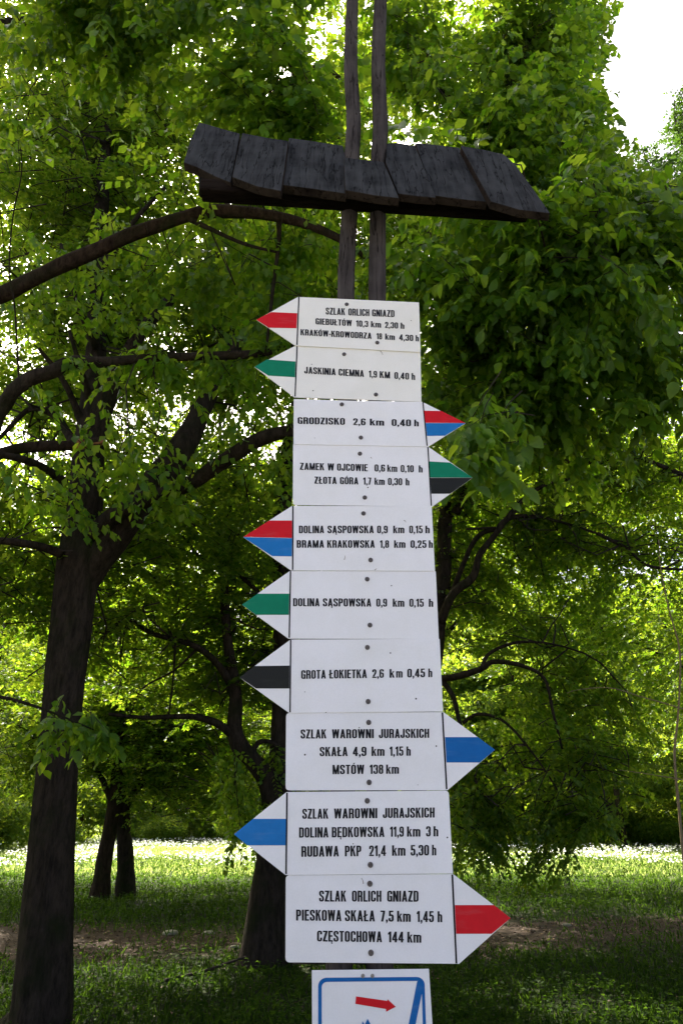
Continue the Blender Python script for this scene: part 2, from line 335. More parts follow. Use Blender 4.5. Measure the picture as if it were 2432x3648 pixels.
def grow(tree, blobs, attach, mat, seed, leaf=0.082, tpl=LEAF2, clump=1.3, thr=-0.35, carve=(), branch_len=1.6, shoots=9, per=11,
         droop=0.25, flat=0.35, parts=0, twig_r=0.009, shoot_len=0.36, twig_sides=3, keep_frame=None):
    """Fill blobs with branchlets that start on the limbs and carry flat sprays of alternate leaves."""
    r = np.random.default_rng(seed); att = np.vstack(attach); den = Sines(seed, clump)
    tips = []
    for (c, rad, n) in blobs:
        q = np.clip(r.normal(size=(n, 3)), -1.9, 1.9) * 0.62; tips.append(np.array(c) + q * np.array(rad))
    tips = np.vstack(tips); tips = tips[den(tips) > thr + 0.25 * r.normal(size=len(tips))]
    if keep_frame is not None:
        x, y, dep = project(tips); k = (x > keep_frame[0]) & (x < keep_frame[1]) & (y > keep_frame[2]) & (y < keep_frame[3]); tips = tips[k]
    tips = tips[tips[:, 2] > 0.9]
    # start of each branchlet: towards the nearest limb point
    near = np.empty(len(tips), int)
    for i in range(0, len(tips), 500):
        dd = ((tips[i:i + 500, None, :] - att[None]) ** 2).sum(-1); near[i:i + 500] = dd.argmin(1)
    A = att[near]; vec = tips - A; dist = np.linalg.norm(vec, axis=1, keepdims=True)
    bl = branch_len * r.uniform(0.7, 1.3, (len(tips), 1))
    start = np.where(dist > bl, tips - vec / (dist + 1e-9) * bl, A)
    dirb = tips - start; dirb[:, 2] *= flat + 0.25; rv = r.normal(size=tips.shape); rv[:, 2] *= flat
    dirb = norm(norm(dirb) + 0.55 * norm(rv)); start = tips - dirb * np.minimum(bl, dist + 0.3)
    mid = (start + tips) / 2 + np.array([0, 0, 1]) * 0.12 * bl + 0.06 * bl * r.normal(size=tips.shape)
    ends = tips.copy()
    def bez(t): return start * (1 - t) ** 2 + 2 * mid * t * (1 - t) + ends * t ** 2
    # twigs: long connectors to the limb (a share of them) and the branchlets
    ts = np.array([0, .33, .66, 1.0]); tw = np.stack([bez(t) for t in ts], 1)          # n,4,3
    rad = twig_r * np.array([1.0, .75, .5, .22])
    def tubes(tw, rad):
        n, m_, _ = tw.shape; s = twig_sides; tan = norm(np.gradient(tw, axis=1)); u = norm(np.cross(tan, np.array([0.2, 0.3, 0.93]))); v = np.cross(tan, u)
        ang = np.linspace(0, 2 * math.pi, s, endpoint=False)
        V = tw[:, :, None, :] + rad[None, :, None, None] * (np.cos(ang)[None, None, :, None] * u[:, :, None, :] + np.sin(ang)[None, None, :, None] * v[:, :, None, :])
        i, j = np.meshgrid(np.arange(s), np.arange(m_ - 1)); i = i.ravel(); j = j.ravel(); i2 = (i + 1) % s
        Fq = np.stack([j * s + i, j * s + i2, (j + 1) * s + i2, (j + 1) * s + i], -1)
        Fq = (Fq[None] + (np.arange(n) * m_ * s)[:, None, None]).reshape(-1, 4); return V.reshape(-1, 3), Fq
    con = r.random(len(tips)) < 0.10
    if len(carve):
        for q_ in (.25, .5, .75, 1.0):
            x, y, _ = project(A * (1 - q_) + start * q_)
            for poly, prob in carve:
                if prob > 0.5: con &= ~in_poly(x, y, poly)
    p0, p3 = A[con], start[con]; pm1 = p0 * .65 + p3 * .35 + r.normal(size=p0.shape) * 0.12; pm2 = p0 * .3 + p3 * .7 + r.normal(size=p0.shape) * 0.12
    V1, F1 = tubes(tw, rad); V2, F2 = tubes(np.stack([p0, pm1, pm2, p3], 1), twig_r * np.array([1.8, 1.5, 1.2, 1.0]))
    # shoots
    k = shoots; tt = np.tile(np.linspace(0.18, 1.0, k), (len(tips), 1)) + r.uniform(-.04, .04, (len(tips), k)); tt = np.clip(tt, 0, 1)[..., None]
    B = start[:, None] * (1 - tt) ** 2 + 2 * mid[:, None] * tt * (1 - tt) + ends[:, None] * tt ** 2
    Bd = norm(2 * (1 - tt) * (mid - start)[:, None] + 2 * tt * (ends - mid)[:, None])
    side = norm(np.cross(Bd, np.array([0, 0, 1.0]))); sg = np.where(np.arange(k) % 2 == 0, 1, -1)[None, :, None]
    sd_ = norm(Bd * 0.75 + side * sg * r.uniform(0.4, 1.1, (len(tips), k, 1)) + r.normal(size=B.shape) * 0.22 - np.array([0, 0, droop * 0.6]))
    sd_[:, -1] = Bd[:, -1]
    up = norm(np.array([0, 0, 1.0]) + r.normal(size=B.shape) * 0.30)
    O = B.reshape(-1, 3); Sd = sd_.reshape(-1, 3); Up = up.reshape(-1, 3); sl = shoot_len * r.uniform(0.6, 1.25, len(O)) * (1.1 - 0.45 * tt.reshape(-1))
    kk = np.ones(len(O), bool)
    if len(carve):
        wob = Sines(seed + 9, .55)(O) * 26 + r.normal(size=len(O)) * 10
        x, y, _ = project(O + Sd * sl[:, None] * 0.8); x = x + wob; y = y - wob * .6
        for poly, prob in carve: kk &= ~(in_poly(x, y, poly) & (r.random(len(O)) < prob))
    kk &= O[:, 2] > 0.5
    O, Sd, Up, sl = O[kk], Sd[kk], Up[kk], sl[kk]
    m_ = per; t = (np.arange(m_) + 0.6) / m_; t = t[None] + r.uniform(-.03, .03, (len(O), m_))
    pos = O[:, None] + Sd[:, None] * (t * sl[:, None])[..., None]; pos[..., 2] -= (t ** 2) * sl[:, None] * droop * 0.5
    sv = norm(np.cross(Up, Sd)); sgn = np.where(np.arange(m_) % 2 == 0, 1, -1)[None, :, None]
    ld = Sd[:, None] * 0.62 + sv[:, None] * sgn * 0.85 + r.normal(size=pos.shape) * 0.22; ld[..., 2] -= droop * r.uniform(0.3, 1.6, pos.shape[:2])
    ln = norm(Up[:, None] + r.normal(size=pos.shape) * 0.38)
    pos = pos.reshape(-1, 3); ld = norm(ld.reshape(-1, 3)); ln = ln.reshape(-1, 3)
    L = leaf * r.uniform(0.6, 1.25, len(pos)); Wd = L * r.uniform(0.52, 0.68, len(pos)); rn = r.random(len(pos)) ** 1.3
    if len(carve):
        for (VV, FF, nv) in ((0, 0, 0),): pass
        ok = np.ones(len(tw), bool)
        for q_ in (0, 1, 2, 3):
            x, y, _ = project(tw[:, q_])
            for poly, prob in carve:
                if prob > 0.5: ok &= ~in_poly(x, y, poly)
        V1, F1 = tubes(tw[ok], rad)
    big_mesh('twigs', np.vstack([V1, V2]), np.vstack([F1, F2 + len(V1)]), M_TWIG, tree, kind='stuff')
    if parts:
        x, y, dep = project(pos); inf = (x > 10) & (x < 1558) & (y > 10) & (y < 2340) & (dep > 0.5)
        score = np.where(inf, dep / L, 1e9); idx = np.argsort(score)[:parts]
        hm = []
        for v in range(4):
            vv = np.random.default_rng(v); V0 = LEAFH[0].copy(); V0[:, 1] *= 0.62 * (0.9 + 0.08 * v); V0[:, 2] *= 0.6 + 0.5 * v * 0.5
            V0[:, 1] += 0.05 * math.sin(v * 2) * V0[:, 0] ** 2
            me = bpy.data.meshes.new('leaf'); me.from_pydata([tuple(map(float, q)) for q in V0], [], [tuple(map(int, q)) for q in LEAFH[1]])
            a = me.attributes.new('rnd', 'FLOAT', 'POINT'); a.data.foreach_set('value', [0.15 + 0.25 * v] * len(V0))
            me.materials.append(mat); me.polygons.foreach_set('use_smooth', [True] * len(me.polygons)); hm.append(me)
        Df, Sf, Nf = leaf_frames(pos[idx], ld[idx], ln[idx])
        for q, i in enumerate(idx):
            o = bpy.data.objects.new('leaf', hm[q % 4]); col.objects.link(o); o.parent = tree
            s = L[i]
            mt = Matrix(((Df[q][0] * s, Sf[q][0] * s, Nf[q][0] * s, pos[i][0]), (Df[q][1] * s, Sf[q][1] * s, Nf[q][1] * s, pos[i][1]),
                         (Df[q][2] * s, Sf[q][2] * s, Nf[q][2] * s, pos[i][2]), (0, 0, 0, 1)))
            o.matrix_parent_inverse = Matrix.Translation(-tree.location); o.matrix_basis = mt
        mk = np.ones(len(pos), bool); mk[idx] = False; pos, ld, ln, L, Wd, rn = pos[mk], ld[mk], ln[mk], L[mk], Wd[mk], rn[mk]
    # near leaves get a fuller outline
    _, _, dep = project(pos)
    hi = (dep < 6.5) & (dep > 0.3) if tpl is LEAF6 else np.zeros(len(pos), bool)
    V, T, rr = [], [], []; base = 0
    for mk, tp in ((hi, LEAF6), (~hi, LEAF2)):
        if mk.any():
            a, b, c = build_leaves(tp, pos[mk], ld[mk], ln[mk], L[mk], Wd[mk] * (1.0 if tp is LEAF6 else 1.12), rn[mk])
            V.append(a); T.append(b + base); rr.append(c); base += len(a)
    big_mesh('foliage', np.vstack(V), np.vstack(T), mat, tree, kind='stuff', rnd=np.concatenate(rr))
    STATS.append((tree.name, len(pos)))
STATS = []

# ------------------------------------------------------------ signpost with plank roof
post_thing = thing('signpost', 'tall signpost of two thin weathered poles under a small dark plank roof', 'signpost', (0.02, 2.06, 0))
YP = 2.042
def pole(cx, w):
    pts = [D(x, y, YP + 0.012 * math.sin(i * 1.3)) for i, (x, y) in enumerate(cx)]
    lo = pts[0].copy(); base = lo.copy(); base[2] = -0.35; base[0] = lo[0] * 1.0
    pts = [base, (base + lo) / 2] + pts
    top = pts[-1] + (pts[-1] - pts[-2]) * 1.4; pts.append(top)
    o, _, _ = tube('post', pts, 0, 0, M_POST, post_thing, sides=14, per=8, flute=0.05, lump=0.035, rads=w, seed=int(cx[0][0]))
pole([(778, 2230), (793, 1500), (797, 900), (794, 660), (803, 480), (808, 360), (812, 280), (805, 150), (809, 0)], [0.034, 0.034, 0.031, 0.030, 0.029, 0.029, 0.027, 0.024])
pole([(872, 2230), (868, 1500), (866, 900), (865, 660), (867, 480), (869, 360), (873, 290), (868, 150), (873, 0)], [0.033, 0.034, 0.032, 0.030, 0.030, 0.030, 0.028, 0.026])

SL = R(68)                                           # pitch of the roof
P_ANC = at(1216 + 40, 569, YP - 0.015)               # where the poles come out of the front slope
N_FRONT = np.array([0, -math.sin(SL), math.cos(SL)])
def crop1(x, y): return 600 + 0.92474 * x, 380 + 0.92474 * y
def prism(name, front, back, mat, parent, bevel=0.0, matb=None):
    n = len(front); V = list(front) + list(back)
    faces = [tuple(range(n)), tuple(range(2 * n - 1, n - 1, -1))] + [(i, i + n, (i + 1) % n + n, (i + 1) % n) for i in range(n)]
    o = mesh_obj(name, V, faces, mat, parent)
    if matb:
        o.data.materials.append(matb)
        for p in list(o.data.polygons)[2:]: p.material_index = 1
    if bevel:
        bm_ = o.modifiers.new('edge', 'BEVEL'); bm_.width = bevel; bm_.segments = 2; bm_.limit_method = 'ANGLE'
    return o
planks = [
    (4, 34, [(118, 58), (200, 82), (276, 103), (262, 180), (240, 292), (180, 268), (110, 232), (58, 213), (84, 130)]),
    (30, 30, [(284, 100), (376, 118), (462, 131), (448, 230), (434, 324), (340, 306), (246, 270), (262, 190)]),
    (8, 32, [(464, 119), (570, 134), (672, 150), (690, 240), (684, 334), (560, 316), (437, 300), (450, 200)]),
    (38, 30, [(676, 194), (752, 204), (828, 212), (858, 280), (888, 352), (790, 340), (680, 320), (677, 260)]),
    (16, 28, [(838, 141), (880, 138), (950, 150), (990, 250), (1030, 350), (960, 344), (884, 334), (836, 214)]),
    (-4, 30, [(950, 139), (1030, 146), (1120, 157), (1170, 260), (1228, 366), (1130, 356), (1024, 342), (985, 240)]),
    (22, 28, [(1124, 150), (1200, 162), (1290, 182), (1335, 222), (1400, 310), (1470, 410), (1350, 396), (1240, 364), (1178, 250)]),
]
r_ = np.random.default_rng(3); ridge_pts = []
for off, th, poly in planks:
    p0 = P_ANC + N_FRONT * (off / 1000)
    tilt = N_FRONT + np.array([r_.uniform(-.03, .03), 0, 0]); tilt /= np.linalg.norm(tilt)
    fr = [on_plane(*crop1(x, y), p0, N_FRONT) for x, y in poly]
    th_ = th / 1000
    bk = [p - N_FRONT * th_ for p in fr]
    # finer outline so the weathered ends wander a little
    o = prism('roof_plank', fr, bk, M_PLANK, post_thing, 0.003, M_BEAM_END)
    ridge_pts += [fr[0], fr[2]]
# shadow side: the back slope, mirrored about the ridge, and the beams underneath
RY = 2.125; zr = float(np.median([p[2] for p in ridge_pts]))
xs_ = np.linspace(-0.56, 0.68, 9)
NB = np.array([0, math.sin(SL), math.cos(SL)])
for i in range(8):
    a, b = xs_[i], xs_[i + 1] + 0.012; offb = 0.016 * (i % 2)
    top = zr - 0.03 - r_.uniform(0, .02); ln_ = 0.12
    p = [np.array([a, RY + 0.02, top]), np.array([b, RY + 0.02, top]), np.array([b, RY + 0.02 + ln_ * math.cos(SL), top - ln_ * math.sin(SL)]), np.array([a, RY + 0.02 + ln_ * math.cos(SL), top - ln_ * math.sin(SL)])]
    p = [q + NB * offb for q in p]
    prism('roof_plank', p, [q - NB * 0.026 for q in p], M_PLANK, post_thing, 0.003)
def beam(name, a, b, hw, hh, mat=M_BEAM):
    a = np.array(a); b = np.array(b); d = (b - a) / np.linalg.norm(b - a); s = np.array([0, 1.0, 0]); u = np.cross(d, s)
    V = []
    for q in (a, b):
        for sy, sz in ((-1, -1), (1, -1), (1, 1), (-1, 1)): V.append(q + s * hw * sy + u * hh * sz)
    o = mesh_obj(name, V, [(0, 1, 2, 3), (7, 6, 5, 4), (0, 4, 5, 1), (1, 5, 6, 2), (2, 6, 7, 3), (3, 7, 4, 0)], mat, post_thing)
    bv = o.modifiers.new('edge', 'BEVEL'); bv.width = 0.006; bv.segments = 2
    return o
yb = 1.985
bl_ = at(*crop1(128, 322), yb); br_ = at(*crop1(1385, 402), yb)
beam('roof_beam', bl_, br_, 0.032, 0.026)
beam('ridge_beam', [-0.50, RY - 0.005, zr - 0.085], [0.60, RY - 0.005, zr - 0.085], 0.03, 0.03)
# cross rails on the back of the panels
for zz in (1.30, 2.05, 2.8):
    beam('cross_rail', [-0.12, 2.086, zz], [0.2, 2.086, zz], 0.012, 0.03, M_POST)

# ------------------------------------------------------------ lettering: a condensed heavy alphabet drawn as strokes
def rpath(pts, r=0.13, closed=False, seg=3):
    P = [np.array(p, float) for p in pts]; n = len(P); out = []
    for i in range(n):
        if not closed and i in (0, n - 1): out.append(P[i]); continue
        a, b, c = P[i - 1], P[i], P[(i + 1) % n]
        la, lc = np.linalg.norm(a - b), np.linalg.norm(c - b); rr = min(r, la * .48, lc * .48)
        s, e = b + (a - b) / la * rr, b + (c - b) / lc * rr
        for t in np.linspace(0, 1, seg + 1): out.append(s * (1 - t) ** 2 + 2 * b * t * (1 - t) + e * t * t)
    return out, closed
SX, SY = 0.098, 0.068                                 # half stem, half bar
def ribbon(path, closed):
    P = np.array(path); n = len(P); quads = []; Lft, Rgt = [], []
    sc = np.array([1 / SX, 1 / SY]); Q = P * sc
    for i in range(n):
        if closed: a, b = Q[i - 1], Q[(i + 1) % n]
        else: a, b = Q[max(0, i - 1)], Q[min(n - 1, i + 1)]
        d = b - a; d /= np.linalg.norm(d) + 1e-9
        p = Q[i]; q = Q[(i + 1) % n] if (closed or i < n - 1) else p; d2 = (q - p); l2 = np.linalg.norm(d2)
        nn = np.array([-d[1], d[0]]); k = 1.0
        if l2 > 1e-6: k = 1 / max(0.7, abs(np.dot(nn, np.array([-d2[1], d2[0]]) / l2)))
        Lft.append((p + nn * k) / sc); Rgt.append((p - nn * k) / sc)
    m = n if closed else n - 1
    for i in range(m):
        j = (i + 1) % n; quads.append([Lft[i], Rgt[i], Rgt[j], Lft[j]])
    return quads
W0 = 0.50; a0, b0 = SX, W0 - SX; lo, hi_, md = SY, 1 - SY, 0.52
def Lp(*p): return (list(map(np.array, p)), False)
def poly(*p): return ('poly', [np.array(q, float) for q in p])
def diag(x0, y0, x1, y1, t=0.2): return poly((x0 - t / 2, y0), (x0 + t / 2, y0), (x1 + t / 2, y1), (x1 - t / 2, y1))
def box(x0, y0, x1, y1): return poly((x0, y0), (x1, y0), (x1, y1), (x0, y1))
def stem(x, y0=0, y1=1): return box(x - SX, y0, x + SX, y1)
def bar(x0, x1, y): return box(x0, y - SY, x1, y + SY)
G = {}
G['O'] = (W0, [rpath([(a0, lo), (b0, lo), (b0, hi_), (a0, hi_)], .15, True)])
G['0'] = G['O']
G['Ó'] = (W0, G['O'][1] + [diag(.24, 1.05, .33, 1.2, .13)])
G['C'] = (W0, [rpath([(b0, .66), (b0, hi_), (a0, hi_), (a0, lo), (b0, lo), (b0, .36)], .15)])
G['G'] = (W0, [rpath([(b0, .68), (b0, hi_), (a0, hi_), (a0, lo), (b0, lo), (b0, .50)], .15), bar(.25, b0 + .06, .47), box(b0, 0, W0, .5)])
G['S'] = (W0, [rpath([(b0, .68), (b0, hi_), (a0, hi_), (a0, .60), (b0, .42), (b0, lo), (a0, lo), (a0, .33)], .15)])
G['U'] = (W0, [rpath([(a0, 1), (a0, lo), (b0, lo), (b0, 1)], .15)])
G['J'] = (.44, [rpath([(.44 - SX, 1), (.44 - SX, lo), (a0 - .02, lo), (a0 - .02, .36)], .13)])
G['I'] = (2 * SX, [stem(SX)])
G['L'] = (.42, [stem(SX), bar(0, .42, lo)])
G['Ł'] = (.44, [stem(SX + .02), bar(.02, .44, lo), poly((-.05, .36), (-.05, .50), (.36, .68), (.36, .54))])
G['E'] = (.43, [stem(SX), bar(0, .43, lo), bar(0, .43, hi_), bar(0, .40, md)])
G['Ę'] = (.43, G['E'][1] + [poly((.33, 0), (.26, -.12), (.30, -.2), (.42, -.2), (.42, -.13), (.36, -.12), (.40, 0))])
G['T'] = (.46, [stem(.23), bar(0, .46, hi_)])
G['H'] = (W0, [stem(SX), stem(W0 - SX), bar(SX, W0 - SX, .52)])
G['N'] = (W0 + .02, [stem(.085), stem(W0 + .02 - .085), poly((.02, 1), (.2, 1), (W0, 0), (W0 - .18, 0))])
G['M'] = (.66, [box(0, 0, .17, 1), box(.49, 0, .66, 1), poly((.02, 1), (.2, 1), (.42, 0), (.25, 0)), poly((.64, 1), (.46, 1), (.24, 0), (.41, 0))])
G['W'] = (.74, [poly((0, 1), (.19, 1), (.28, 0), (.11, 0)), poly((.28, 1), (.45, 1), (.28, 0), (.13, 0)), poly((.29, 1), (.46, 1), (.62, 0), (.46, 0)), poly((.74, 1), (.55, 1), (.46, 0), (.63, 0))])
G['A'] = (.54, [poly((0, 0), (.19, 0), (.34, 1), (.17, 1)), poly((.54, 0), (.35, 0), (.20, 1), (.37, 1)), bar(.12, .42, .25)])
G['Ą'] = (.54, G['A'][1] + [poly((.43, 0), (.37, -.12), (.41, -.2), (.53, -.2), (.53, -.13), (.47, -.12), (.52, 0))])
G['K'] = (.53, [stem(SX), poly((.19, .42), (.19, .62), (.32, 1), (.52, 1)), poly((.20, .60), (.34, .68), (.54, 0), (.33, 0))])
G['Z'] = (.46, [bar(0.01, .46, hi_), bar(0, .46, lo), poly((0, .13), (.02, .15), (.24, .15), (.22, .13)), poly((0, .12), (.22, .12), (.46, .88), (.24, .88))])
G['D'] = (W0, [stem(SX), rpath([(.1, lo), (b0, lo), (b0, hi_), (.1, hi_)], .15)])
G['P'] = (W0 - .01, [stem(SX), rpath([(.1, .46), (b0 - .01, .46), (b0 - .01, hi_), (.1, hi_)], .14)])
G['B'] = (W0, [stem(SX), rpath([(.1, .53), (b0 - .01, .53), (b0 - .01, hi_), (.1, hi_)], .12), rpath([(.1, lo), (b0, lo), (b0, .53), (.1, .53)], .12)])
G['R'] = (W0 + .01, [stem(SX), rpath([(.1, .49), (b0 - .005, .49), (b0 - .005, hi_), (.1, hi_)], .13), rpath([(.2, .49), (b0, .49), (b0, 0)], .11)])
G['1'] = (.33, [stem(.22), poly((0, .70), (0, .84), (.13, 1), (.2, 1), (.2, .74))])
G['2'] = (W0 - .02, [rpath([(a0, .66), (a0, hi_), (b0 - .02, hi_), (b0 - .02, .58), (a0 + .02, .16)], .15), bar(0, .48, lo)])
G['3'] = (W0, [rpath([(a0, .70), (a0, hi_), (b0, hi_), (b0, .53), (.22, .53)], .14), rpath([(.22, .53), (b0, .53), (b0, lo), (a0, lo), (a0, .32)], .14)])
G['4'] = (W0 + .02, [stem(.34), bar(0, .52, .25), poly((0, .2), (0, .36), (.25, 1), (.38, 1), (.17, .32))])
G['5'] = (W0, [bar(.04, .46, hi_), box(.04, .5, .22, .95), rpath([(.12, .60), (b0, .60), (b0, lo), (a0, lo), (a0, .32)], .14)])
G['6'] = (W0, [rpath([(b0, .72), (b0, hi_), (a0, hi_), (a0, lo), (b0, lo), (b0, .55), (a0, .55)], .15)])
G['7'] = (.44, [bar(0, .44, hi_), poly((.06, 0), (.26, 0), (.44, .88), (.24, .88))])
G['8'] = (W0, [rpath([(a0 + .01, .53), (b0 - .01, .53), (b0 - .01, hi_), (a0 + .01, hi_)], .13, True), rpath([(a0, lo), (b0, lo), (b0, .53), (a0, .53)], .13, True)])
G['9'] = (W0, [rpath([(a0, .28), (a0, lo), (b0, lo), (b0, hi_), (a0, hi_), (a0, .45), (b0, .45)], .15)])
G[','] = (.19, [poly((0, 0), (0, .19), (.18, .19), (.18, 0), (.09, -.15), (0, -.15), (.06, 0))])
G['-'] = (.24, [bar(0, .24, .42)])
G['k'] = (.49, [stem(SX), poly((.19, .32), (.19, .48), (.30, .74), (.48, .74)), poly((.20, .46), (.32, .52), (.50, 0), (.30, 0))])
G['m'] = (.74, [box(0, 0, .18, .74), rpath([(.1, .66), (.37, .66), (.37, 0)], .1), rpath([(.37, .66), (.64, .66), (.64, 0)], .1)])
G['h'] = (.47, [stem(SX), rpath([(.1, .66), (.47 - SX, .66), (.47 - SX, 0)], .12)])
def word_quads(w):
    x = 0; polys = []
    for ch in w:
        wd, items = G[ch]
        for it in items:
            if it[0] == 'poly' if isinstance(it[0], str) else False: polys.append([p + [x, 0] for p in it[1]])
            else:
                for q in ribbon(*it): polys.append([p + [x, 0] for p in q])
        x += wd + (0.075 if ch not in ',' else 0.06)
    return polys, x - 0.075

def crops(code):
    if code == 2: return lambda x, y: (850 + .574 * x, 1030 + .574 * y)
    if code == 3: return lambda x, y: (850 + .574 * x, 1780 + .574 * y)
    return lambda x, y: (820 + .66327 * x, 2500 + .66327 * y)
def round_poly(P, rad, which):
    out = []; n = len(P)
    for i in range(n):
        p = np.array(P[i])
        if i not in which: out.append(p); continue
        a = np.array(P[i - 1]); c = np.array(P[(i + 1) % n]); s = p + (a - p) / np.linalg.norm(a - p) * rad; e = p + (c - p) / np.linalg.norm(c - p) * rad
        for t in np.linspace(0, 1, 5): out.append(s * (1 - t) ** 2 + 2 * p * t * (1 - t) + e * t * t)
    return out
def disc(name, c, r, h, mat, parent, cross=True):
    n = 14; V = []; 
    for rr, y in ((r, 0), (r, -h * .5), (r * .75, -h), (r * .3, -h), (r * .22, -h * .45)):
        V += [c + np.array([rr * math.cos(a), y, rr * math.sin(a)]) for a in np.linspace(0, 2 * math.pi, n, endpoint=False)]
    Fc = [(k * n + i, k * n + (i + 1) % n, (k + 1) * n + (i + 1) % n, (k + 1) * n + i) for k in range(4) for i in range(n)] + [tuple(4 * n + i for i in range(n))]
    return mesh_obj(name, V, Fc, mat, parent, smooth=False)

YB = 2.0
def make_sign(idx, code, outline, divider, stripes, nails, lines, label, mat, dy=0.0, rounded=(), dscale=1.0):
    cf = crops(code); yf = YB + dy
    ys_ = [q[1] for q in outline]; yc_ = (max(ys_) + min(ys_)) / 2; ysp = max(ys_) - min(ys_)
    outline = [(x, y + (3.2 if y > yc_ + .25 * ysp and idx != 10 else 0)) for x, y in outline]
    P = [at(*cf(x, y), yf) for x, y in outline]; c0 = sum(P) / len(P)
    t = thing('direction_sign', label, 'sign', (c0[0], yf, c0[2]), 'trail signs stacked on the signpost')
    P = round_poly(P, 0.010, rounded)
    P = round_poly(P, 0.0, ())
    o = prism('panel', P, [p + np.array([0, 0.0035, 0]) for p in P], mat, t, 0.0007)
    def flat(name, pts, e, m_, xform=True):
        Q = [at(*cf(x, y), yf) + np.array([0, -e, 0]) for x, y in pts]
        return prism(name, Q, [q + np.array([0, e * 0.6, 0]) for q in Q], m_, t)
    (dx0, dy0), (dx1, dy1), dw = divider
    flat('divider_line', [(dx0 - dw / 2, dy0), (dx0 + dw / 2, dy0), (dx1 + dw / 2, dy1), (dx1 - dw / 2, dy1)], 0.0006, M_INK)
    for m_, pts in stripes: flat('stripe', pts, 0.0006, m_)
    for nx, ny in nails:
        c = at(*cf(nx, ny), yf); disc('screw', c, 0.0068, 0.004, M_SCREW, t)
    for (words, (xa, ya), (xb, yb_), cap) in lines:
        e = 0.0008
        for (w, x0, x1) in words:
            V, Fc = [], []
            polys, tot = word_quads(w)
            for k, q in enumerate(polys):
                ids = []
                for p in q:
                    x = x0 + (x1 - x0) * p[0] / tot; base = ya + (yb_ - ya) * (x - xa) / (xb - xa)
                    s = at(*cf(x, base - cap * p[1]), yf); ids.append(len(V)); V.append(s + np.array([0, -e - 0.00002 * (k % 5), 0]))
                Fc.append(tuple(ids))
            mesh_obj('lettering', V, Fc, M_INK, t)
    return t

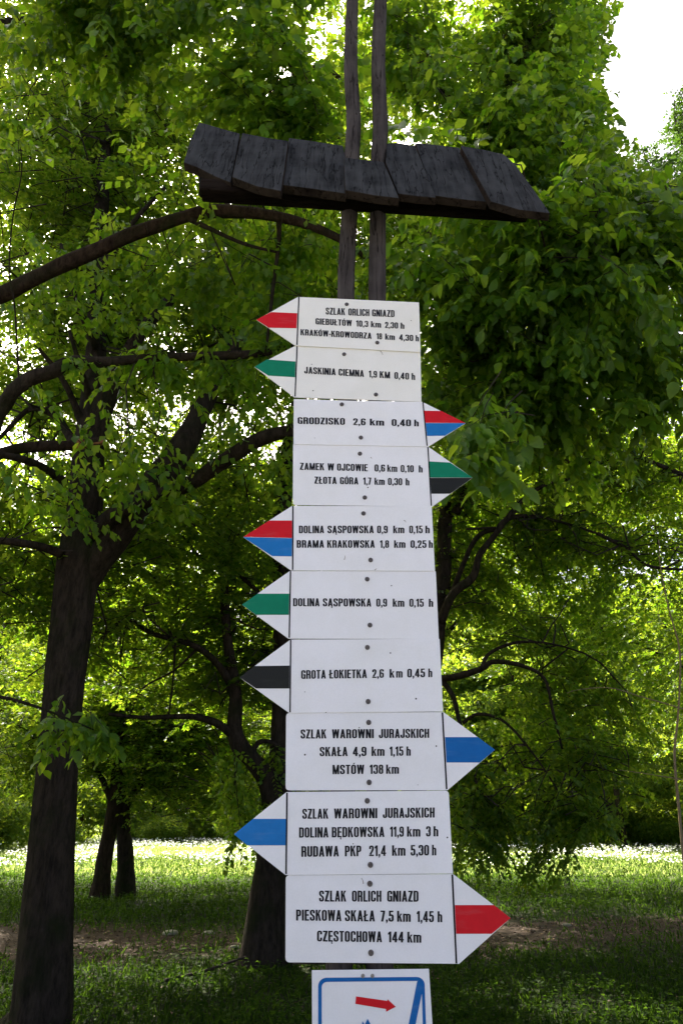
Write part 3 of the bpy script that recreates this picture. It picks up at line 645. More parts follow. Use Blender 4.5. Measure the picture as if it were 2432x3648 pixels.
B = [
 dict(idx=1, code=2, outline=[(368, 48), (1118, 82), (1128, 388), (352, 347), (110, 190)], divider=((374, 50), (362, 346), 8), mat=M_WARM_LIT, dy=-0.0035,
      stripes=[(M_RED, [(111, 190), (200, 143), (364, 150), (359, 243), (188, 240)])], nails=[(670, 95), (859, 333)],
      label='uppermost white sign pointing left, warm reflected light put into its colour, red stripe, reading GIEBUŁTÓW and KRAKÓW-KROWODRZA',
      lines=[([('SZLAK', 540, 660), ('ORLICH', 680, 810), ('GNIAZD', 827, 966)], (540, 158), (966, 175), 43),
             ([('GIEBUŁTÓW', 477, 702), ('10,3', 728, 803), ('km', 820, 883), ('2,30', 907, 988), ('h', 1004, 1027)], (477, 219), (1027, 248), 38),
             ([('KRAKÓW-KROWODRZA', 384, 824), ('18', 855, 889), ('km', 908, 968), ('4,30', 995, 1082), ('h', 1097, 1117)], (384, 287), (1117, 325), 38)]),
 dict(idx=2, code=2, outline=[(357, 348), (1127, 387), (1133, 695), (345, 668), (98, 482)], divider=((363, 351), (350, 666), 8), mat=M_WARM_LIT, dy=0.0005,
      stripes=[(M_GREEN, [(99, 482), (175, 437), (353, 450), (350, 547), (185, 537)])], nails=[(654, 405), (851, 655)],
      label='white sign pointing left with a green stripe, reading JASKINIA CIEMNA',
      lines=[([('JASKINIA', 408, 602), ('CIEMNA', 620, 777), ('1,9', 807, 858), ('KM', 874, 938), ('0,40', 965, 1056), ('h', 1072, 1094)], (408, 524), (1094, 565), 42)]),
 dict(idx=3, code=2, outline=[(342, 682), (700, 692), (1138, 699), (1407, 832), (1174, 975), (340, 960)], divider=((1142, 701), (1168, 973), 8), mat=M_WHITE, dy=-0.001,
      stripes=[(M_RED, [(1148, 755), (1257, 757), (1406, 831), (1159, 830)]), (M_BLUE, [(1159, 832), (1406, 832), (1278, 910), (1168, 911)])], nails=[(640, 716), (758, 922)],
      label='white sign pointing right with red and blue stripes, reading GRODZISKO',
      lines=[([('GRODZISKO', 366, 659), ('2,6', 710, 787), ('km', 813, 902), ('0,40', 948, 1068), ('h', 1088, 1116)], (366, 837), (1116, 853), 42)]),
 dict(idx=4, code=2, outline=[(338, 963), (1176, 978), (1450, 1170), (1200, 1347), (336, 1335)], divider=((1173, 981), (1194, 1345), 8), mat=M_WHITE, dy=0.001, rounded=(4,),
      stripes=[(M_GREEN, [(1182, 1070), (1310, 1077), (1449, 1170), (1187, 1170)]), (M_BLACKF, [(1187, 1172), (1449, 1171), (1310, 1270), (1195, 1270)])], nails=[(752, 1022), (782, 1294)],
      label='white sign pointing right with green and black stripes, reading ZAMEK W OJCOWIE',
      lines=[([('ZAMEK', 380, 531), ('W', 551, 592), ('OJCOWIE', 610, 800), ('0,6', 842, 907), ('km', 921, 983), ('0,10', 1004, 1085), ('h', 1116, 1140)], (380, 1122), (1140, 1139), 44),
             ([('ZŁOTA', 470, 608), ('GÓRA', 628, 742), ('1,7', 772, 822), ('km', 842, 905), ('0,30', 925, 1014), ('h', 1035, 1058)], (470, 1208), (1058, 1219), 44)]),
 dict(idx=5, code=3, outline=[(332, 38), (1197, 41), (1217, 440), (325, 436), (28, 232)], divider=((337, 39), (335, 436), 9), mat=M_WHITE, dy=-0.0015, rounded=(),
      stripes=[(M_RED, [(29, 231), (190, 130), (331, 130), (331, 238)]), (M_BLUE, [(29, 233), (331, 240), (329, 352), (208, 350)])], nails=[(774, 86), (818, 375)],
      label='white sign pointing left with red and blue stripes, reading DOLINA SĄSPOWSKA BRAMA KRAKOWSKA',
      lines=[([('DOLINA', 374, 530), ('SĄSPOWSKA', 551, 838), ('0,9', 858, 924), ('km', 958, 1027), ('0,15', 1057, 1140), ('h', 1157, 1184)], (374, 209), (1184, 209), 47),
             ([('BRAMA', 360, 530), ('KRAKOWSKA', 549, 844), ('1,8', 876, 932), ('km', 963, 1034), ('0,25', 1065, 1164), ('h', 1178, 1203)], (360, 299), (1203, 300), 47)]),
 dict(idx=6, code=3, outline=[(318, 442), (1222, 444), (1241, 862), (308, 859), (20, 652)], divider=((322, 444), (314, 857), 9), mat=M_WHITE, dy=0.0005,
      stripes=[(M_GREEN, [(21, 652), (118, 584), (314, 584), (311, 715), (108, 715)])], nails=[(797, 494), (814, 779)],
      label='white sign pointing left with one green stripe, reading only DOLINA SĄSPOWSKA, sixth down',
      lines=[([('DOLINA', 338, 502), ('SĄSPOWSKA', 522, 822), ('0,9', 853, 920), ('km', 955, 1027), ('0,15', 1058, 1147), ('h', 1178, 1206)], (338, 662), (1206, 666), 50)]),
 dict(idx=7, code=3, outline=[(322, 868), (1246, 864), (1267, 1312), (315, 1322), (5, 1103)], divider=((323, 870), (319, 1320), 9), mat=M_WHITE, dy=-0.001,
      stripes=[(M_BLACKF, [(6, 1103), (100, 1033), (316, 1030), (315, 1172), (108, 1172)])], nails=[(798, 917), (803, 1253)],
      label='white sign pointing left with a black stripe, reading GROTA ŁOKIETKA',
      lines=[([('GROTA', 388, 541), ('ŁOKIETKA', 562, 795), ('2,6', 828, 900), ('k', 935, 966), ('m', 976, 1016), ('0,45', 1045, 1155), ('h', 1175, 1200)], (388, 1113), (1200, 1102), 54)]),
 dict(idx=8, code=4, outline=[(300, 60), (1143, 55), (1421, 258), (1166, 472), (297, 473)], divider=((1138, 58), (1161, 470), 9), mat=M_WHITE, dy=0.001, rounded=(0, 4),
      stripes=[(M_BLUE2, [(1152, 190), (1328, 190), (1420, 258), (1338, 326), (1160, 326)])], nails=[(743, 111), (745, 433)],
      label='white sign pointing right with a blue stripe, reading SKAŁA and MSTÓW 138 km',
      lines=[([('SZLAK', 378, 516), ('WAROWNI', 546, 770), ('JURAJSKICH', 798, 1067)], (378, 198), (1067, 194), 49),
             ([('SKAŁA', 480, 630), ('4,9', 658, 731), ('km', 758, 828), ('1,15', 855, 929), ('h', 945, 968)], (480, 293), (968, 290), 50),
             ([('MSTÓW', 549, 719), ('138', 748, 821), ('km', 836, 905)], (549, 389), (905, 387), 50)]),
 dict(idx=9, code=4, outline=[(302, 485), (1172, 477), (1195, 920), (297, 928), (20, 712)], divider=((305, 488), (300, 925), 9), mat=M_WHITE, dy=-0.001, rounded=(1,),
      stripes=[(M_BLUE, [(21, 712), (122, 629), (299, 629), (297, 771), (92, 771)])], nails=[(735, 532), (752, 876)],
      label='white sign pointing left with a blue stripe, reading DOLINA BĘDKOWSKA and RUDAWA PKP',
      lines=[([('SZLAK', 387, 526), ('WAROWNI', 557, 789), ('JURAJSKICH', 819, 1096)], (387, 629), (1096, 622), 54),
             ([('DOLINA', 370, 527), ('BĘDKOWSKA', 545, 827), ('11,9', 857, 931), ('km', 948, 1020), ('3', 1050, 1075), ('h', 1090, 1116)], (370, 730), (1116, 723), 55),
             ([('RUDAWA', 382, 583), ('PKP', 615, 703), ('21,4', 745, 836), ('km', 868, 940), ('5,30', 967, 1066), ('h', 1082, 1105)], (382, 833), (1105, 825), 57)]),
 dict(idx=10, code=4, outline=[(298, 931), (1195, 925), (1505, 1162), (1228, 1408), (296, 1400)], divider=((1191, 928), (1213, 1405), 10), mat=M_WHITE, dy=0.0005, rounded=(0, 4),
      stripes=[(M_RED, [(1205, 1092), (1415, 1092), (1504, 1162), (1402, 1246), (1212, 1246)])], nails=[(749, 977), (755, 1348)],
      label='white sign pointing right with one red stripe, reading PIESKOWA SKAŁA and CZĘSTOCHOWA',
      lines=[([('SZLAK', 477, 622), ('ORLICH', 653, 811), ('GNIAZD', 842, 1010)], (477, 1073), (1010, 1074), 59),
             ([('PIESKOWA', 354, 597), ('SKAŁA', 615, 776), ('7,5', 806, 877), ('km', 895, 968), ('1,45', 1000, 1092), ('h', 1112, 1137)], (354, 1175), (1137, 1184), 59),
             ([('CZĘSTOCHOWA', 466, 814), ('144', 846, 931), ('km', 950, 1025)], (466, 1287), (1025, 1294), 58)]),
]
for b in B: make_sign(**b)

# the map sign below, cut by the frame
cf4 = crops(4); YI = YB + 0.004
info = thing('map_sign', 'white square sign with blue rounded frame and red arrow, lowest on the post', 'sign', (0.05, YI, 1.1))
tl = at(*cf4(438, 1443), YI); tr = at(*cf4(1066, 1435), YI); br = at(*cf4(1085, 1731), YI); bl = at(*cf4(439, 1731), YI)
dl = (bl - tl) / (tl[2] - bl[2]); drr = (br - tr) / (tr[2] - br[2]); HT = 0.34
ext = [tl, tr, tr + drr * HT, tl + dl * HT]
prism('panel', round_poly(ext, 0.006, (2, 3)), [p + np.array([0, .003, 0]) for p in round_poly(ext, 0.006, (2, 3))], M_WHITE, info, 0.0006)
def I(x, y, e=0.0): return at(*cf4(x, y), YI) + np.array([0, -e, 0])
def quarter(cx, cy, r, a0_, a1_, n=7): return [(cx + r * math.cos(a), cy - r * math.sin(a)) for a in np.linspace(a0_, a1_, n)]
pi = math.pi
outer = [(472, 2080)] + quarter(517, 1527, 45, pi, pi / 2) + quarter(1000, 1521, 43, pi / 2, 0) + [(1061, 2080)]
inner = [(491, 2080)] + quarter(520, 1533, 29, pi, pi / 2) + quarter(1003, 1523, 24, pi / 2, 0) + [(1042, 2080)]
n_ = len(outer); V = [I(*p, .0007) for p in outer] + [I(*p, .0007) for p in inner]
mesh_obj('blue_frame', V, [(i, i + 1, n_ + i + 1, n_ + i) for i in range(n_ - 1)], M_BLUE2, info)
mesh_obj('blue_slash', [I(x, y, .0010) for x, y in [(1003, 1500), (1028, 1500), (1040, 1540), (1026, 1574), (994, 1731), (950, 2000), (905, 2000), (957, 1731)]], [tuple(range(8))], M_BLUE2, info)
mesh_obj('red_arrow', [I(x, y, .0009) for x, y in [(675, 1582), (842, 1606), (844, 1597), (888, 1638), (836, 1665), (836, 1650), (671, 1622)]], [tuple(range(7))], M_RED, info)
mesh_obj('blue_peak', [I(x, y, .0009) for x, y in [(709, 1714), (722, 1734), (737, 1702), (790, 1800), (850, 1960), (640, 1960), (700, 1800)]], [tuple(range(7))], M_BLUE2, info)
for x in (712, 763): disc('rivet', I(x, 1472), 0.0045, 0.003, M_RIVET, info)
# bits of debris stuck to the panels
for code, x, y, ang, ln_, tw_on in ((2, 886, 396, -1.0, 28, 'JASKINIA CIEMNA'), (3, 657, 360, 1.4, 26, 'BRAMA KRAKOWSKA, below the lettering'), (3, 1030, 134, -.8, 18, 'BRAMA KRAKOWSKA, above the lettering'), (3, 850, 432, .7, 16, 'BRAMA KRAKOWSKA, at its bottom edge'), (4, 709, 962, 1.9, 34, 'CZĘSTOCHOWA'), (2, 570, 285, -.4, 22, 'KRAKÓW-KROWODRZA'), (2, 821, 1048, -1, 12, 'ZAMEK W OJCOWIE')):
    cf = crops(code); a = at(*cf(x - math.cos(ang) * ln_ / 2, y + math.sin(ang) * ln_ / 2), YB - .0068); b = at(*cf(x + math.cos(ang) * ln_ / 2, y - math.sin(ang) * ln_ / 2), YB - .0065)
    o, _, _ = tube('debris_twig', [a, (a + b) / 2 + np.array([.001, 0, .001]), b], .0010, .0005, M_DRY, None, sides=5, per=3)
    o['label'] = 'tiny dry bud scale stuck on the sign reading ' + tw_on; o['category'] = 'twig'; o['group'] = 'bits of debris stuck to the signs'

#TREES
# ------------------------------------------------------------ trees
SKY_R = [(1402, -900), (1402, 30), (1368, 60), (1382, 130), (1362, 190), (1390, 270), (1430, 340), (1490, 400), (1570, 430), (2300, 430), (2300, -900)]
SKY_R2 = [(1420, -900), (1420, 250), (1470, 350), (1520, 300), (1560, 200), (1640, 120), (2300, 60), (2300, -900)]
MEADOW = [(-200, 1935), (1700, 1925), (1700, 2600), (-200, 2600)]
GAPS_L = [([(40, 1010), (150, 930), (300, 920), (330, 1010), (150, 1060), (20, 1090)], 0.4), ([(165, 800), (290, 800), (290, 900), (165, 900)], 0.4),
          ([(-50, 940), (60, 960), (40, 1060), (-50, 1060)], 0.55), ([(380, 880), (520, 880), (560, 980), (420, 1010)], 0.2),
          ([(-60, 1060), (70, 1080), (60, 1180), (-60, 1180)], 0.35)]
HOLES = [([(360, 60), (470, 60), (460, 150), (380, 150)], 0.5), ([(560, 130), (680, 130), (680, 230), (560, 230)], .4)]
def limb(tree, pts, w0, w1, name='branch', sides=10, mat=None, lump=0.10, flute=0.04, per=6, power=0.8, rads=None, seed=None):
    """pts are (x, y, depth) on the view grid or raw world points (len-3 arrays flagged by None first)."""
    P = [p if isinstance(p, np.ndarray) else D(*p) for p in pts]
    P = [np.array(p) for p in P]
    s = int(abs(P[0][0] * 131 + P[0][2] * 17)) if seed is None else seed
    o, C, r = tube(name, P, w0, w1, mat or M_BARK, tree, sides=sides, per=per, flute=flute, lump=lump, seed=s, power=power, rads=rads)
    return C
def gz(x, y): return float(height(np.array([x]), np.array([y]))[0])

# --- the big tree on the left
YA = 7.1
bx = D(66, 2352, YA)[0]
t = thing('hornbeam_tree', 'large dark trunk at the left forking above head height, broken stub at the fork', 'tree', (bx, YA, 0), 'old trees under the canopy')
base = np.array([bx - .08, YA, -0.15])
C1 = limb(t, [base, D(92, 2352, YA), (108, 2150, YA), (125, 1900, YA), (140, 1700, YA), (160, 1500, YA), (182, 1300, YA), (196, 1180, YA), (205, 1020, YA), (217, 850, YA + .1), (222, 700, YA + .2), (232, 480, YA + .3), (250, 200, YA + .5), (270, -150, YA + .8)],
          0, 0, 'trunk', sides=40, flute=0.16, lump=0.03, rads=[.29, .225, .20, .17, .158, .175, .20, .17, .155, .11, .10, .09, .07, .05], per=14)
C2 = limb(t, [(178, 1400, YA), (205, 1320, YA), (258, 1240, YA - .1), (325, 1150, YA - .2), (392, 1060, YA - .2), (440, 985, YA), (490, 880, YA + .2), (560, 740, YA + .5), (600, 560, YA + .8)], 0, 0, sides=20, flute=.1, rads=[.07, .14, .155, .15, .14, .125, .10, .08, .06])
C3 = limb(t, [(214, 1225, YA - .2), (262, 1185, YA - .35), (330, 1150, YA - .5), (430, 1113, YA - .8), (520, 1055, YA - 1), (600, 1008, YA - 1.1), (690, 985, YA - 1.2), (790, 955, YA - 1.2), (900, 960, YA - 1.2)], .095, .05, sides=18)
C4 = limb(t, [(207, 1040, YA), (240, 930, YA - .1), (275, 855, YA - .2), (322, 765, YA - .2), (390, 690, YA), (450, 600, YA + .3)], .13, .05, sides=14)
limb(t, [(-60, 1075, YA - .8), (20, 1036, YA - .6), (90, 1026, YA - .5), (165, 1022, YA - .36), (232, 1016, YA - .31)], .05, .06, 'broken_branch', sides=12, mat=M_BARK2, lump=.12)
limb(t, [(175, 1021, YA - .355), (205, 1018, YA - .34), (240, 1014, YA - .33)], .066, .03, 'broken_end', sides=9, mat=M_STUB, lump=.3)
C5 = limb(t, [(148, 1108, YA - .25), (110, 1080, YA - .5), (55, 1055, YA - .8), (-40, 1038, YA - 1)], .055, .03)
C6 = limb(t, [(140, 1272, YA - .2), (95, 1256, YA - .4), (40, 1246, YA - .6), (-60, 1235, YA - .7)], .05, .03)
C7 = limb(t, [(176, 1030, YA), (150, 985, YA + .2), (120, 950, YA + .3), (70, 940, YA + .3), (20, 985, YA + .2), (-30, 1040, YA)], .06, .02)
for a, b, c in (((195, 985), (150, 880), (90, 800)), ((215, 940), (190, 860), (160, 760)), ((222, 800), (180, 700), (140, 560)), ((228, 640), (300, 520), (380, 430))):
    limb(t, [(*a, YA), (*b, YA - .3), (*c, YA - .5)], .05, .018, sides=7)
blobs = [(D(120, 650, 8.6), (2.6, 1.9, 1.5), 225), (D(420, 560, 9), (2.2, 1.8, 1.3), 195), (D(250, 300, 8.8), (3.2, 2, 1.6), 280), (D(560, 820, 9), (1.7, 1.5, 1.1), 170),
         (D(120, 880, 9), (2.0, 1.2, .8), 140), (D(560, 330, 9), (2.4, 1.8, 1.5), 120), (D(30, 1330, 8.6), (1.4, 1.2, .7), 150), (D(380, 1250, 9.2), (1.4, 1.1, .6), 120), (D(60, 1580, 8.6), (1.0, .8, .35), 60), (D(100, 60, 9), (3.5, 2, 1.6), 190), (D(0, 380, 8.6), (1.6, 1.4, 1.5), 130), (D(180, 960, 9.2), (2.0, 1.0, .9), 110)]
grow(t, blobs, [C1[60:], C2, C3, C4, C5, C6, C7], M_LEAF_MID, 11, per=14, leaf=.074, clump=1.2, thr=-.8, carve=GAPS_L + HOLES, keep_frame=(-350, 1100, -350, 1500))

# --- tree whose long limbs reach in from the left
t = thing('hornbeam_tree', 'nearer tree whose two long bare limbs reach in from the left edge', 'tree', (-5.6, 5.6, 0), 'old trees under the canopy')
K1 = limb(t, [np.array([-5.6, 5.6, -.2]), np.array([-5.5, 5.6, 1.6]), np.array([-5.3, 5.7, 3.6]), np.array([-5.2, 5.8, 5.6]), np.array([-5.3, 6, 8.5])], .4, .16, 'trunk', sides=24, flute=.14)
K2 = limb(t, [np.array([-5.25, 5.75, 4.2]), D(-150, 735, 5.5), (0, 680, 5.4), (70, 645, 5.3), (150, 606, 5.2), (230, 572, 5.2), (300, 540, 5.2), (360, 520, 5.2), (420, 500, 5.2), (470, 487, 5.2), (520, 486, 5.2), (600, 492, 5.2), (690, 512, 5.2), (800, 560, 5.2), (890, 630, 5.3), (960, 690, 5.4)],
          .14, .05, sides=18, mat=M_BARK2, rads=[.12, .09, .074, .07, .07, .062, .064, .06, .058, .064, .06, .05, .042, .036, .03, .02], flute=.09, lump=.09)
K3 = limb(t, [np.array([-5.4, 5.7, 3.0]), D(-120, 1080, 5.6), (0, 945, 5.5), (30, 900, 5.4), (70, 870, 5.4), (125, 852, 5.4), (165, 832, 5.4), (240, 832, 5.4), (330, 824, 5.4), (450, 818, 5.4), (560, 815, 5.4), (620, 808, 5.4), (680, 796, 5.4), (800, 780, 5.4)], .12, .03, sides=16,
          rads=[.12, .085, .068, .064, .066, .058, .054, .048, .042, .038, .036, .032, .026, .016])
K4 = limb(t, [(45, 890, 5.4), (40, 800, 5.4), (34, 700, 5.3), (22, 620, 5.2), (30, 500, 5.1), (50, 400, 5.0), (48, 330, 4.9)], .010, .005, sides=7)
K5 = limb(t, [(430, 500, 5.2), (470, 520, 5.2), (560, 560, 5.2), (640, 580, 5.3)], .03, .012, sides=7)
K6 = limb(t, [(640, 500, 5.2), (640, 560, 5.3), (625, 680, 5.3), (612, 800, 5.4)], .028, .012, sides=7)
K7 = limb(t, [D(-100, 60, 4.6), D(120, 40, 4.3), (300, -20, 4.1), (520, -60, 4.0), (760, -40, 4.0)], .05, .02, sides=8)
K8 = limb(t, [(700, 270, 4.4), (668, 262, 4.5), (676, 180, 4.5), (640, 60, 4.4), (600, -60, 4.3)], .034, .02, sides=8)
K9 = limb(t, [(690, 320, 4.9), (668, 230, 4.9), (690, 190, 4.9), (735, 150, 4.9), (780, 180, 4.9)], .04, .02, sides=8)
K10 = limb(t, [D(-200, 1560, 5.7), (-20, 1596, 5.8), (50, 1612, 5.8), (130, 1640, 5.9), (215, 1676, 5.9)], .02, .006, sides=6)
blobs = [(D(140, 60, 3.9), (1.0, .7, .34), 85), (D(400, 90, 3.9), (.9, .6, .36), 80), (D(640, 190, 4.2), (.55, .5, .42), 60), (D(640, 600, 6.0), (1.0, .5, .35), 45), (D(250, 660, 6.4), (1.3, .6, .4), 30), (D(620, 720, 6.0), (.9, .6, .3), 40), (D(560, 10, 4.3), (.9, .6, .3), 60),
         (D(300, 1120, 6.2), (1.4, .7, .3), 25), (D(440, 860, 5.8), (1.1, .6, .2), 26), (D(185, 1672, 5.9), (.34, .28, .06), 8)]
grow(t, blobs, [K2, K3, K4, K5, K6, K7, K8, K9, K10], M_LEAF_NEAR, 12, leaf=.095, tpl=LEAF6, clump=.8, thr=-.5, carve=GAPS_L + HOLES, branch_len=.8, shoots=7, per=8, droop=.75, shoot_len=.3, twig_r=.0045, parts=230)

# --- tree in the middle, its forked trunk behind the signs
YD = 10.0
bx = D(610, 2215, YD)[0]
t = thing('hornbeam_tree', 'leaning forked trunk rising behind the left edge of the signs', 'tree', (bx, YD, 0), 'old trees under the canopy')
D1 = limb(t, [np.array([bx - .02, YD, -.2]), D(608, 2190, YD), (612, 2100, YD), (625, 1980, YD), (640, 1860, YD), (650, 1700, YD), (655, 1500, YD), (652, 1300, YD), (655, 1100, YD), (700, 850, YD), (760, 500, YD + .3), (800, 150, YD + .6)], 0, 0, 'trunk', sides=30,
          flute=.15, lump=.03, rads=[.42, .31, .235, .205, .19, .16, .15, .135, .12, .11, .09, .06], per=10)
D2 = limb(t, [(632, 1870, YD - .1), (612, 1790, YD - .2), (580, 1745, YD - .25), (552, 1712, YD - .3), (540, 1672, YD - .3), (541, 1600, YD - .3), (527, 1500, YD - .3), (518, 1400, YD - .3), (512, 1250, YD - .3), (508, 1100, YD - .2), (505, 950, YD)], 0, 0, sides=16,
          rads=[.14, .125, .11, .12, .095, .082, .07, .06, .05, .04, .025], per=8, flute=.06)
D3 = limb(t, [(530, 1570, YD - .3), (495, 1520, YD - .5), (455, 1488, YD - .6), (410, 1470, YD - .7), (350, 1455, YD - .8), (300, 1425, YD - .9), (260, 1440, YD - 1), (215, 1490, YD - 1.1)], .055, .018, sides=9)
D4 = limb(t, [(541, 1695, YD - .3), (505, 1665, YD - .4), (455, 1648, YD - .5), (400, 1646, YD - .6), (330, 1648, YD - .7), (250, 1640, YD - .9)], .06, .02, sides=9)
D5 = limb(t, [(580, 1745, YD - .25), (586, 1715, YD - .25), (602, 1703, YD - .3), (625, 1706, YD - .3), (644, 1722, YD - .3)], .035, .025, sides=8)
D6 = limb(t, [(455, 1488, YD - .6), (400, 1540, YD - .5), (330, 1580, YD - .5), (300, 1640, YD - .6)], .02, .008, sides=6)
D7 = limb(t, [(403, 1470, YD - .7), (398, 1560, YD - .6), (388, 1640, YD - .6)], .018, .010, sides=6)
D8 = limb(t, [(655, 1480, YD), (620, 1400, YD - .2), (560, 1330, YD - .4), (470, 1290, YD - .5), (420, 1230, YD - .7)], .05, .02, sides=8)
D9 = limb(t, [(652, 1250, YD), (640, 1120, YD - .1), (655, 1010, YD - .1), (630, 900, YD)], .04, .02, sides=8)
D10 = limb(t, [(652, 1300, YD), (720, 1180, YD), (860, 1050, YD), (1000, 980, YD), (1120, 900, YD)], .09, .03, sides=9)
D11 = limb(t, [(700, 850, YD), (850, 650, YD), (1000, 500, YD + .2), (1150, 300, YD + .4)], .09, .03, sides=9)
blobs = [(D(560, 1180, 10.6), (1.6, 1.3, .9), 190), (D(760, 250, 9.6), (2.6, 1.8, 1.5), 150), (D(1000, 560, 10), (2.2, 1.6, 1.2), 200), (D(480, 1400, 10.6), (1.5, 1.2, .6), 130), (D(640, 650, 10), (1.6, 1.4, 1.0), 190),
         (D(430, 1560, 10.6), (1.9, 1.0, .45), 110), (D(1050, 900, 10.4), (1.6, 1.4, 1.2), 220), (D(1050, 150, 10), (2.4, 1.6, 1.6), 190), (D(585, 1925, 9.9), (.35, .3, .16), 14)]
grow(t, blobs, [D2[20:], D3, D4, D8, D9, D10, D11, D1[70:]], M_LEAF_MID, 13, per=13, leaf=.078, clump=1.4, thr=-.9, carve=[(SKY_R, 1), (MEADOW[:0] or [(0, 0), (1, 0), (0, 1)], 0)] + HOLES)

# --- tree behind the signs on the right, limbs fanning to the right and drooping low
YE = 11.5
bx = D(930, 2060, YE)[0]
t = thing('hornbeam_tree', 'tree hidden behind the signs, dark limbs fanning right and drooping to the meadow', 'tree', (bx, YE, 0), 'old trees under the canopy')
E1 = limb(t, [np.array([bx, YE, -.2]), D(930, 2000, YE), (945, 1850, YE), (970, 1650, YE), (995, 1500, YE), (1015, 1350, YE), (1022, 1200, YE), (1040, 1000, YE), (1090, 700, YE + .3)], .30, .10, 'trunk', sides=24, flute=.14, rads=[.30, .2, .17, .15, .14, .12, .11, .09, .06], per=10)
E = [limb(t, p, a, b, sides=9, flute=.04, lump=.14) for p, a, b in [
    ([(1010, 1430, YE - .3), (1040, 1365, YE - .5), (1085, 1325, YE - .6), (1100, 1275, YE - .7), (1135, 1230, YE - .8), (1180, 1172, YE - .9), (1210, 1140, YE - .9), (1260, 1110, YE - 1), (1340, 1095, YE - 1)], .08, .025),
    ([(1135, 1230, YE - .8), (1160, 1195, YE - .8), (1215, 1185, YE - .8), (1290, 1200, YE - .9), (1370, 1225, YE - 1)], .045, .018),
    ([(1005, 1560, YE - .3), (1050, 1553, YE - .5), (1105, 1536, YE - .7), (1135, 1520, YE - .8), (1200, 1530, YE - 1), (1250, 1560, YE - 1.1), (1270, 1640, YE - 1.2), (1290, 1720, YE - 1.2)], .06, .014),
    ([(1105, 1536, YE - .7), (1125, 1500, YE - .7), (1190, 1475, YE - .8), (1270, 1480, YE - .9), (1340, 1500, YE - 1)], .035, .012),
    ([(1012, 1560, YE - .3), (1040, 1600, YE - .5), (1055, 1660, YE - .6), (1080, 1740, YE - .7), (1100, 1830, YE - .8)], .05, .014),
    ([(1030, 1380, YE - .2), (1090, 1240, YE - .5), (1140, 1215, YE - .7), (1070, 1215, YE - .5)], .05, .02),
    ([(1045, 1180, YE - .2), (1100, 1080, YE - .6), (1200, 1040, YE - .9), (1330, 1060, YE - 1.2), (1450, 1050, YE - 1.4), (1568, 1090, YE - 1.5)], .09, .03),
    ([(1370, 1225, YE - 1), (1410, 1245, YE - 1), (1440, 1260, YE - 1), (1490, 1300, YE - 1), (1600, 1310, YE - 1)], .03, .02),
    ([(1050, 1000, YE), (1140, 860, YE - .5), (1250, 780, YE - 1), (1400, 700, YE - 1.2)], .08, .03),
    ([(1062, 1660, YE - .6), (1100, 1640, YE - .7), (1160, 1660, YE - .9), (1230, 1740, YE - 1), (1290, 1830, YE - 1)], .03, .010)]]
blobs = [(D(1210, 1330, 12.1), (1.7, .9, .85), 170), (D(1150, 1150, 12), (1.2, .9, .7), 120), (D(1450, 1150, 11.3), (1.6, 1.0, .75), 160), (D(1330, 1450, 12), (1.3, .8, .6), 100), (D(1240, 1700, 11.6), (1.2, .7, .5), 62), (D(1130, 1830, 11.2), (.6, .5, .4), 28),
         (D(1400, 1620, 12), (1.2, .8, .5), 48), (D(1390, 1760, 11.5), (.9, .6, .4), 38), (D(1215, 2000, 10.6), (.42, .3, .14), 22), (D(1330, 1890, 10.8), (.55, .3, .12), 24), (D(1100, 1960, 10.8), (.35, .3, .16), 16), (D(1300, 900, 10.5), (2.2, 1.3, 1.1), 100), (D(1500, 700, 10.5), (1.9, 1.3, 1.1), 70)]
grow(t, blobs, E + [E1[50:]], M_LEAF_MID, 14, per=12, leaf=.078, clump=1.1, thr=-.45, carve=[(SKY_R, 1), ([(1080, 1600), (1210, 1600), (1210, 1690), (1090, 1690)], .75), ([(1400, 1330), (1560, 1320), (1568, 1600), (1430, 1560)], .85), ([(1290, 1400), (1400, 1380), (1420, 1500), (1300, 1480)], .6)], droop=.6)

# --- close tree on the right with big drooping leaves
t = thing('hornbeam_tree', 'close leafy tree filling the upper right with large drooping toothed leaves', 'tree', (3.9, 4.6, 0), 'old trees under the canopy')
H1 = limb(t, [np.array([3.9, 4.6, -.2]), np.array([3.85, 4.6, 1.7]), np.array([3.7, 4.7, 3.4]), np.array([3.9, 4.9, 5.2]), np.array([4.5, 5, 7.2])], .3, .1, 'trunk', sides=20, flute=.12)
Hh = [limb(t, p, a, b, sides=8, lump=.12) for p, a, b in [
    ([np.array([3.75, 4.7, 3.0]), D(1640, 800, 5.2), (1500, 816, 5.0), (1300, 815, 4.9), (1160, 810, 4.8), (1060, 760, 4.8)], .06, .018),
    ([np.array([3.7, 4.7, 3.3]), D(1620, 570, 4.4), (1500, 560, 4.3), (1370, 570, 4.2), (1262, 615, 4.2)], .035, .006),
    ([np.array([3.7, 4.7, 3.4]), D(1600, 940, 5.6), (1420, 900, 5.4), (1240, 915, 5.4), (1120, 860, 5.3), (1000, 830, 5.3)], .05, .018),
    ([np.array([3.6, 4.8, 4.0]), D(1560, 540, 5.2), (1350, 480, 5.2), (1150, 430, 5.2), (980, 400, 5.2)], .05, .012),
    ([(1150, 430, 5.2), (1120, 330, 5.1), (1040, 230, 5.0), (950, 150, 5.0)], .03, .01),
    ([(1200, 445, 5.2), (1230, 330, 5.2), (1200, 200, 5.2), (1230, 60, 5.2), (1210, -60, 5.2)], .03, .012),
    ([(1050, 700, 5.0), (1010, 665, 4.9), (960, 640, 4.8), (900, 600, 4.8)], .03, .01),
    ([(1240, 915, 5.4), (1180, 900, 5.4), (1090, 910, 5.4), (1000, 905, 5.4)], .035, .014)]]
